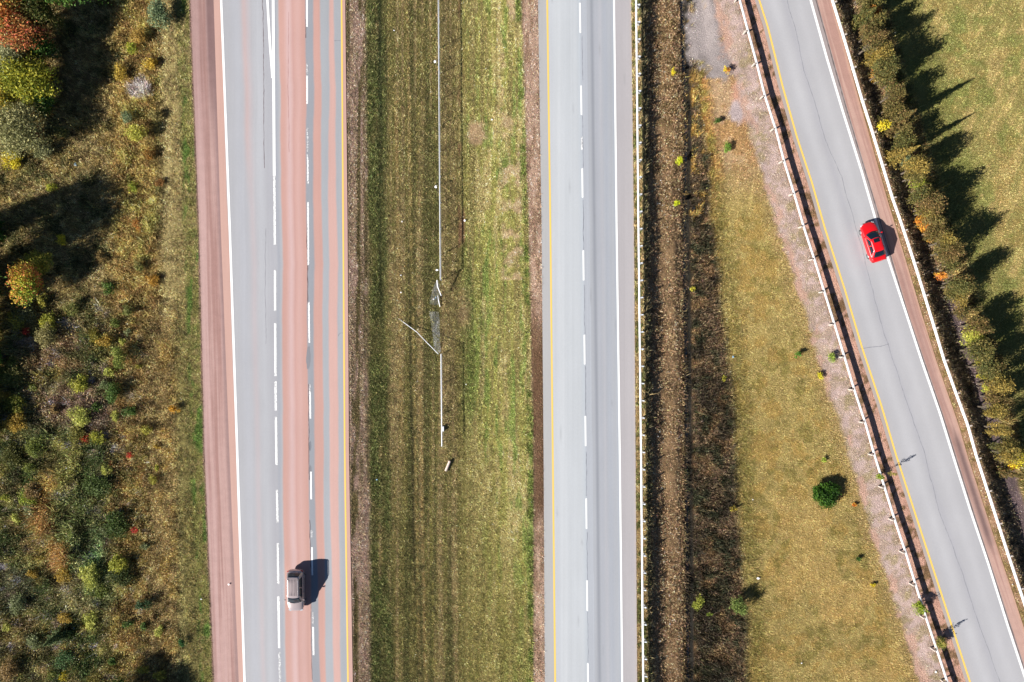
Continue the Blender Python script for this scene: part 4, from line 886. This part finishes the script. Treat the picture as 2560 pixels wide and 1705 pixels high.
# torn mesh lying over in the gap
def fallen(ya, yb, xa, xb):
    V, F = [], []
    def wire(p, q, r=.0035):
        d = (q - p).normalized(); u = d.cross(Vector((0, 0, 1))).normalized() * r; v = Vector((0, 0, r)); i = len(V)
        for e in (p, q): V.extend([e + u, e - u * .5 + v, e - u * .5 - v])
        for k in range(3): F.append([i + k, i + (k + 1) % 3, i + 3 + (k + 1) % 3, i + 3 + k])
    def pt(s, t):
        y = ya + (yb - ya) * s; x = xa(s) + (xb(s) - xa(s)) * t; X, Y = wx(x), wy(y)
        return Vector((X, Y, gz(X, Y) + .22 + .12 * math.sin(s * 9 + t * 3)))
    L = (yb - ya) / PPM; m = int(L / .1)
    for k in range(-12, m):
        for sgn in (0, 1):
            pr = None
            for j in range(7):
                t = j / 6; s = (k + (t * 12 if sgn else 12 - t * 12)) / m
                if 0 <= s <= 1:
                    p = pt(s, t)
                    if pr is not None: wire(pr, p)
                    pr = p
                else: pr = None
    mesh_obj('mesh_panel', [tuple(v) for v in V], F, M['wire'], froot)
fallen(700, 762, lambda s: 1090 - 17 * math.sin(s * 1.6), lambda s: 1096 + 2 * s)
fallen(778, 882, lambda s: 1072 + 14 * s, lambda s: 1096 + 4 * s)

# box on the fence, log, litter
def boxy(name, px, py, z, sx, sy, sz, rz, mat, label, cat):
    c = P(px, py, z); bm = bmesh.new(); box_bm(bm, (0, 0, sz / 2), sx, sy, sz); bmesh.ops.bevel(bm, geom=bm.edges[:], offset=min(sx, sz) * .12, segments=2, affect='EDGES')
    o = bm_obj(name, bm, M[mat], None); o.location = (c.x, c.y, c.z); o.rotation_euler = (0, 0, rz); return tag(o, label, cat)
bx_ = boxy('utility_box', 1107.5, 1071, -.95, .28, .56, .42, 0.0, 'paper', 'small white box fixed to the fence near its lower end', 'box')
c = P(1118, 1168, 0); X, Y = c.x, c.y; bm = bmesh.new(); a = Vector((-.22, -.54, 0)); limb(bm, a, -a, .15, .14, 14)
lg = bm_obj('wooden_log', bm, M['log'], None); lg.location = (X, Y, gz(X, Y) + .17); tag(lg, 'short pale wooden log lying in the median grass below the fence end', 'log')
def crumple(px, py, s, mat, label, name='litter', cat='litter', z=None, group='scraps of litter'):
    ax1, ay1, az1 = base_from_app(np.array([float(px)]), np.array([float(py)])); r = random.Random(int(px * 7 + py)); bm = bmesh.new()
    bmesh.ops.create_icosphere(bm, subdivisions=2, radius=s)
    sx, sy = r.uniform(.7, 1.4), r.uniform(.7, 1.4)
    for v in bm.verts: v.co = Vector((v.co.x * sx, v.co.y * sy, v.co.z * .34)) * (1 + r.uniform(-.35, .35))
    o = bm_obj(name, bm, M[mat], None)
    zz = float(az1[0]) + .1 + s * .3 if z is None else z; q = P(px, py, zz); o.location = q; return tag(o, label, cat, group)
for px, py, s, mat, lb in (
    (1162, 551, .24, 'paper', 'largest white scrap in the median, right of the fence'),
    (1230, 299, .17, 'paper', 'white scrap in the bright median grass near the top'),
    (1005, 554, .12, 'paper', 'white scrap left of the fence, level with the largest one'),
    (1002, 688, .13, 'paper', 'elongated white scrap left of the torn fence, upper of a pair'),
    (1002.5, 731, .13, 'paper', 'white scrap left of the torn fence, lower of a pair'),
    (1084, 748, .12, 'paper', 'white scrap caught in the torn fence mesh'),
    (1089, 744, .13, 'bluebag', 'pale blue scrap caught in the torn fence mesh'),
    (985, 76, .10, 'paper', 'small white scrap in the median near the top'),
    (942, 1199, .11, 'bluebag', 'bluish scrap at the left of the median in the lower half'),
    (572, 1461, .14, 'paper', 'white scrap on the pink gravel shoulder'),
    (503, 1498, .16, 'paper', 'pale scrap on the left grass verge'),
    (188, 411, .26, 'bluebag', 'pale grey rag in the wild grass at upper left'),
    (184, 1571, .26, 'bluebag', 'bluish white bag in the weeds at lower left'),
    (1896, 1446, .20, 'paper', 'white scrap on the golden bank above the loose green bush'),
    (1882, 1249, .10, 'paper', 'small white scrap on the golden bank near the ditch edge'),
    (1675, 1560, .11, 'paper', 'white scrap on the brown ditch side near the bottom'),
    (1736, 522, .20, 'bluebag', 'blue bag in the dark ditch'),
    (2340, 1680, .13, 'paper', 'white scrap left of the ramp guardrail at the bottom'),
    (2004, 1658, .11, 'paper', 'white scrap in the golden grass at the bottom'),
    (1833, 892, .18, 'bluebag', 'grey scrap at the right edge of the dark ditch'),
    (1755, 1052, .22, 'log', 'pale pinkish rag in the dark ditch brush'),
    (2330, 681, .12, 'paper', 'small white scrap in the ditch right of the ramp'),
    (1165, 961, .09, 'paper', 'tiny white scrap right of the fence above the white box'),
    (2531, 1461, .10, 'paper', 'tiny white scrap on the ramp shoulder at lower right')):
    crumple(px, py, s * .6, mat, lb)
crumple(1087.5, 154, .12, 'paper', 'white bag caught on the fence near the top', z=.1)
crumple(1089.5, 467, .13, 'paper', 'white bag caught on the fence, upper middle', z=.1)
crumple(1093, 675, .1, 'paper', 'white rag on the fence just above the torn gap', z=.3)

# ------------------------------------------------------------------ vehicles
def loft(name, st, mat, parent, caps=True, sub=2):
    """st: list of rings (same length), each a closed loop"""
    m = len(st[0]); V = [tuple(v) for r_ in st for v in r_]
    F = [[i * m + j, i * m + (j + 1) % m, (i + 1) * m + (j + 1) % m, (i + 1) * m + j] for i in range(len(st) - 1) for j in range(m)]
    if caps: F += [list(range(m))[::-1], [(len(st) - 1) * m + j for j in range(m)]]
    o = mesh_obj(name, V, F, mat, parent, smooth=True)
    if sub:
        sm_ = o.modifiers.new('s', 'SUBSURF'); sm_.levels = sub; sm_.render_levels = sub
    bm = bmesh.new(); bm.from_mesh(o.data); bmesh.ops.recalc_face_normals(bm, faces=bm.faces); bm.to_mesh(o.data); bm.free()
    return o
def ring(y, w, zb, zt, crown=.03, sh=.86, tumble=.94):
    zm = zb + (zt - zb) * .55
    h = [(0, zt + crown), (w * .55, zt + crown * .8), (w * sh, zt), (w * .97, zt - (zt - zb) * .14), (w, zm), (w * .985, zb + .12), (w * tumble, zb), (w * .5, zb - .02)]
    r_ = [(x, y, z) for x, z in h] + [(-x, y, z) for x, z in h[::-1][:-1] if x > 0]
    return r_
def car(kind, label, loc, heading, L, Wd, Ht, body_st, cab, mats, sunroof, rails, cat):
    """local +y is forward; heading: world angle of +y from world +y"""
    root = empty(kind, loc, heading); tag(root, label, cat)
    pm = mats
    body = loft('body', [ring(*s) for s in body_st], pm, root)
    yb0, yt0, yt1, yb1, wb, wt, zb, zt = cab                 # rear base, rear top, front top, front base
    def side(u, t, face):
        bow_b, bow_t = .16, .07
        if face == 'f': a = Vector((wb * u, yb1 - .16 * u * u * 1.3, zb)); b_ = Vector((wt * u, yt1 - .07 * u * u * 1.3, zt))
        elif face == 'r': a = Vector((-wb * u, yb0 + .10 * u * u, zb)); b_ = Vector((-wt * u, yt0 + .05 * u * u, zt))
        elif face == 's': a = Vector((wb, yb1 - .208 + (yb0 + .10 - yb1 + .208) * u, zb)); b_ = Vector((wt, yt1 - .091 + (yt0 + .05 - yt1 + .091) * u, zt))
        else: a = Vector((-wb, yb1 - .208 + (yb0 + .10 - yb1 + .208) * u, zb)); b_ = Vector((-wt, yt1 - .091 + (yt0 + .05 - yt1 + .091) * u, zt))
        p = a.lerp(b_, t); return p
    def patch(name, face, u0, u1, t0, t1, mat, parent_, off, nu=8, nv=4, smooth=True):
        V = []
        for j in range(nv + 1):
            for i in range(nu + 1):
                u = u0 + (u1 - u0) * i / nu; t = t0 + (t1 - t0) * j / nv
                p = side(u, t, face); e = .01
                du = side(u + e, t, face) - side(u - e, t, face); dv = side(u, t + e, face) - side(u, t - e, face); n_ = du.cross(dv).normalized()
                ctr = Vector((0, (yb0 + yb1) / 2, zb))
                if n_.dot(p - ctr) < 0: n_ = -n_
                V.append(p + n_ * off)
        F = [[j * (nu + 1) + i, j * (nu + 1) + i + 1, (j + 1) * (nu + 1) + i + 1, (j + 1) * (nu + 1) + i] for j in range(nv) for i in range(nu)]
        o = mesh_obj(name, [tuple(v) for v in V], F, mat, parent_, smooth=smooth)
        s_ = o.modifiers.new('t', 'SOLIDIFY'); s_.thickness = .012; s_.offset = 0
        return o
    # cabin shell
    V, F = [], []; rows = 5; per = [('f', -1 + 2 * i / 8) for i in range(8)] + [('s', i / 8) for i in range(8)] + [('r', -1 + 2 * i / 8) for i in range(8)] + [('l', 1 - i / 8) for i in range(8)]
    for j in range(rows):
        for fc, u in per: V.append(side(u, -.12 + 1.12 * j / (rows - 1), fc))
    m = len(per)
    for j in range(rows - 1):
        for i in range(m): F.append([j * m + i, j * m + (i + 1) % m, (j + 1) * m + (i + 1) % m, (j + 1) * m + i])
    # crowned roof: shrink rings inwards
    cy = (yt0 + yt1) / 2; prev = (rows - 1) * m
    for s_, dz in ((.93, .035), (.75, .06), (.4, .075)):
        st0 = len(V)
        for fc, u in per:
            p = side(u, 1, fc); V.append(Vector((p.x * s_, cy + (p.y - cy) * s_, zt + dz)))
        for i in range(m): F.append([prev + i, prev + (i + 1) % m, st0 + (i + 1) % m, st0 + i])
        prev = st0
    V.append(Vector((0, cy, zt + .078))); 
    for i in range(m): F.append([prev + i, prev + (i + 1) % m, len(V) - 1])
    roof = mesh_obj('roof', [tuple(v) for v in V], F, pm, root, smooth=True)
    bm = bmesh.new(); bm.from_mesh(roof.data); bmesh.ops.recalc_face_normals(bm, faces=bm.faces); bm.to_mesh(roof.data); bm.free()
    patch('windshield', 'f', -.9, .9, .04, .93, M['glass'], root, .008)
    patch('rear_window', 'r', -.84, .84, .12, .92, M['glass'], root, .008)
    for fc in ('s', 'l'):
        patch('side_window', fc, .10, .46, .10, .86, M['glass'], root, .008, 4, 2); patch('side_window', fc, .50, .88, .10, .86, M['glass'], root, .008, 4, 2)
    if sunroof:
        bm = bmesh.new(); box_bm(bm, (0, cy + .45, zt + .068), wt * 1.15, .42, .025); bmesh.ops.bevel(bm, geom=bm.edges[:], offset=.01, segments=1, affect='EDGES'); bm_obj('sunroof', bm, M['glass'], roof)
    if rails:
        for sx in (-1, 1):
            bm = bmesh.new(); q = [Vector((sx * wt * .86, yt0 + .12, zt + .04)), Vector((sx * wt * .86, yt0 + .3, zt + .115)), Vector((sx * wt * .86, yt1 - .4, zt + .115)), Vector((sx * wt * .86, yt1 - .2, zt + .04))]
            for a, b_ in zip(q[:-1], q[1:]): limb(bm, a, b_, .022, .022, 6)
            bm_obj('roof_rail', bm, M['alloy'], roof)
        bm = bmesh.new()
        for x_ in (-.5, -.25, 0, .25, .5): box_bm(bm, (x_ * wt * 1.0, cy, zt + .072), .035, (yt1 - yt0) * .78, .03)
        bm_obj('roof_rib', bm, M['rib'], roof)
    # wheels
    for sx in (-1, 1):
        for yy in (L * .5 - .86, -L * .5 + .86):
            bm = bmesh.new(); bmesh.ops.create_cone(bm, cap_ends=True, segments=24, radius1=.33, radius2=.33, depth=.22, matrix=Matrix.Translation((sx * (Wd / 2 - .15), yy, .33)) @ Matrix.Rotation(math.pi / 2, 4, 'Y'))
            bmesh.ops.bevel(bm, geom=[e for e in bm.edges if len(e.link_faces) == 2 and abs(e.calc_face_angle(0)) > 1], offset=.03, segments=2, affect='EDGES')
            t_ = bm_obj('wheel', bm, M['tyre'], root)
            bm = bmesh.new(); bmesh.ops.create_cone(bm, cap_ends=True, segments=16, radius1=.2, radius2=.17, depth=.03, matrix=Matrix.Translation((sx * (Wd / 2 - .03), yy, .33)) @ Matrix.Rotation(sx * math.pi / 2, 4, 'Y')); bm_obj('rim', bm, M['alloy'], t_)
    # mirrors, lamps, grille, handles, plate-free bumpers
    zb_ = zb
    for sx in (-1, 1):
        bm = bmesh.new(); box_bm(bm, (sx * (Wd / 2 + .10), yb1 - .42, zb_ + .10), .2, .12, .14); bmesh.ops.bevel(bm, geom=bm.edges[:], offset=.035, segments=2, affect='EDGES'); bm_obj('mirror', bm, pm, root)
        bm = bmesh.new(); zf = body_st[-2][3]; box_bm(bm, (sx * (Wd / 2 - .30), L / 2 - .20, zf - .10), .34, .26, .13, -sx * .35); bmesh.ops.bevel(bm, geom=bm.edges[:], offset=.04, segments=2, affect='EDGES'); bm_obj('headlight', bm, M['lampglass'], root)
        bm = bmesh.new(); zr = body_st[1][3]; box_bm(bm, (sx * (Wd / 2 - .20), -L / 2 + .13, zr - .16), .26, .16, .2, sx * .3); bmesh.ops.bevel(bm, geom=bm.edges[:], offset=.03, segments=2, affect='EDGES'); bm_obj('taillight', bm, M['redlens'], root)
        for yy in (.1, -.75):
            bm = bmesh.new(); box_bm(bm, (sx * (Wd / 2 + .0), yy, zb_ - .12), .03, .18, .035); bm_obj('door_handle', bm, pm, root)
    bm = bmesh.new(); box_bm(bm, (0, L / 2 - .03, .46), Wd * .52, .05, .2); bm_obj('grille', bm, M['black'], root)
    bm = bmesh.new()
    for sx in (-1, 1): limb(bm, (sx * .05, yb1 - .02, zb + .03), (sx * .05 + .5, yb1 - .10, zb + .05), .01, .008, 4)
    bm_obj('wiper', bm, M['black'], root)
    return root

hw = .90
suv_st = [(-2.22, .5, .42, .70, .02), (-2.17, .74, .34, .98, .02), (-1.95, .88, .28, 1.06, .02), (-1.2, hw, .25, 1.07, .02), (-.2, hw, .24, 1.05, .02), (.75, hw, .25, 1.02, .03), (1.25, .90, .25, .97, .07), (1.75, .86, .27, .90, .08), (2.06, .70, .30, .80, .07), (2.22, .45, .36, .66, .04)]
ctr = P(744.5, 1470)
car('suv', 'silver beige suv with ribbed roof heading down the pink highway lane', (ctr.x, ctr.y, .012), math.pi + R(0.8), 4.44, 1.80, 1.72, suv_st,
    (-2.05, -1.72, .46, 1.26, .82, .64, 1.03, 1.62), M['silver'], False, True, 'suv')
sed_st = [(-2.2, .42, .40, .62, .02), (-2.14, .68, .32, .84, .02), (-1.85, .85, .27, .93, .02), (-1.1, .885, .24, .93, .02), (-.1, .885, .23, .91, .02), (.8, .885, .24, .88, .03), (1.3, .88, .25, .82, .07), (1.75, .82, .27, .74, .07), (2.04, .66, .30, .65, .05), (2.2, .40, .36, .54, .03)]
ctr = P(2175, 607)
car('sedan', 'bright red sedan with dark sunroof driving up the ramp', (ctr.x, ctr.y, .012), R(17.6), 4.4, 1.77, 1.42, sed_st,
    (-1.78, -1.08, .32, 1.14, .78, .56, .89, 1.31), M['red'], True, False, 'car')
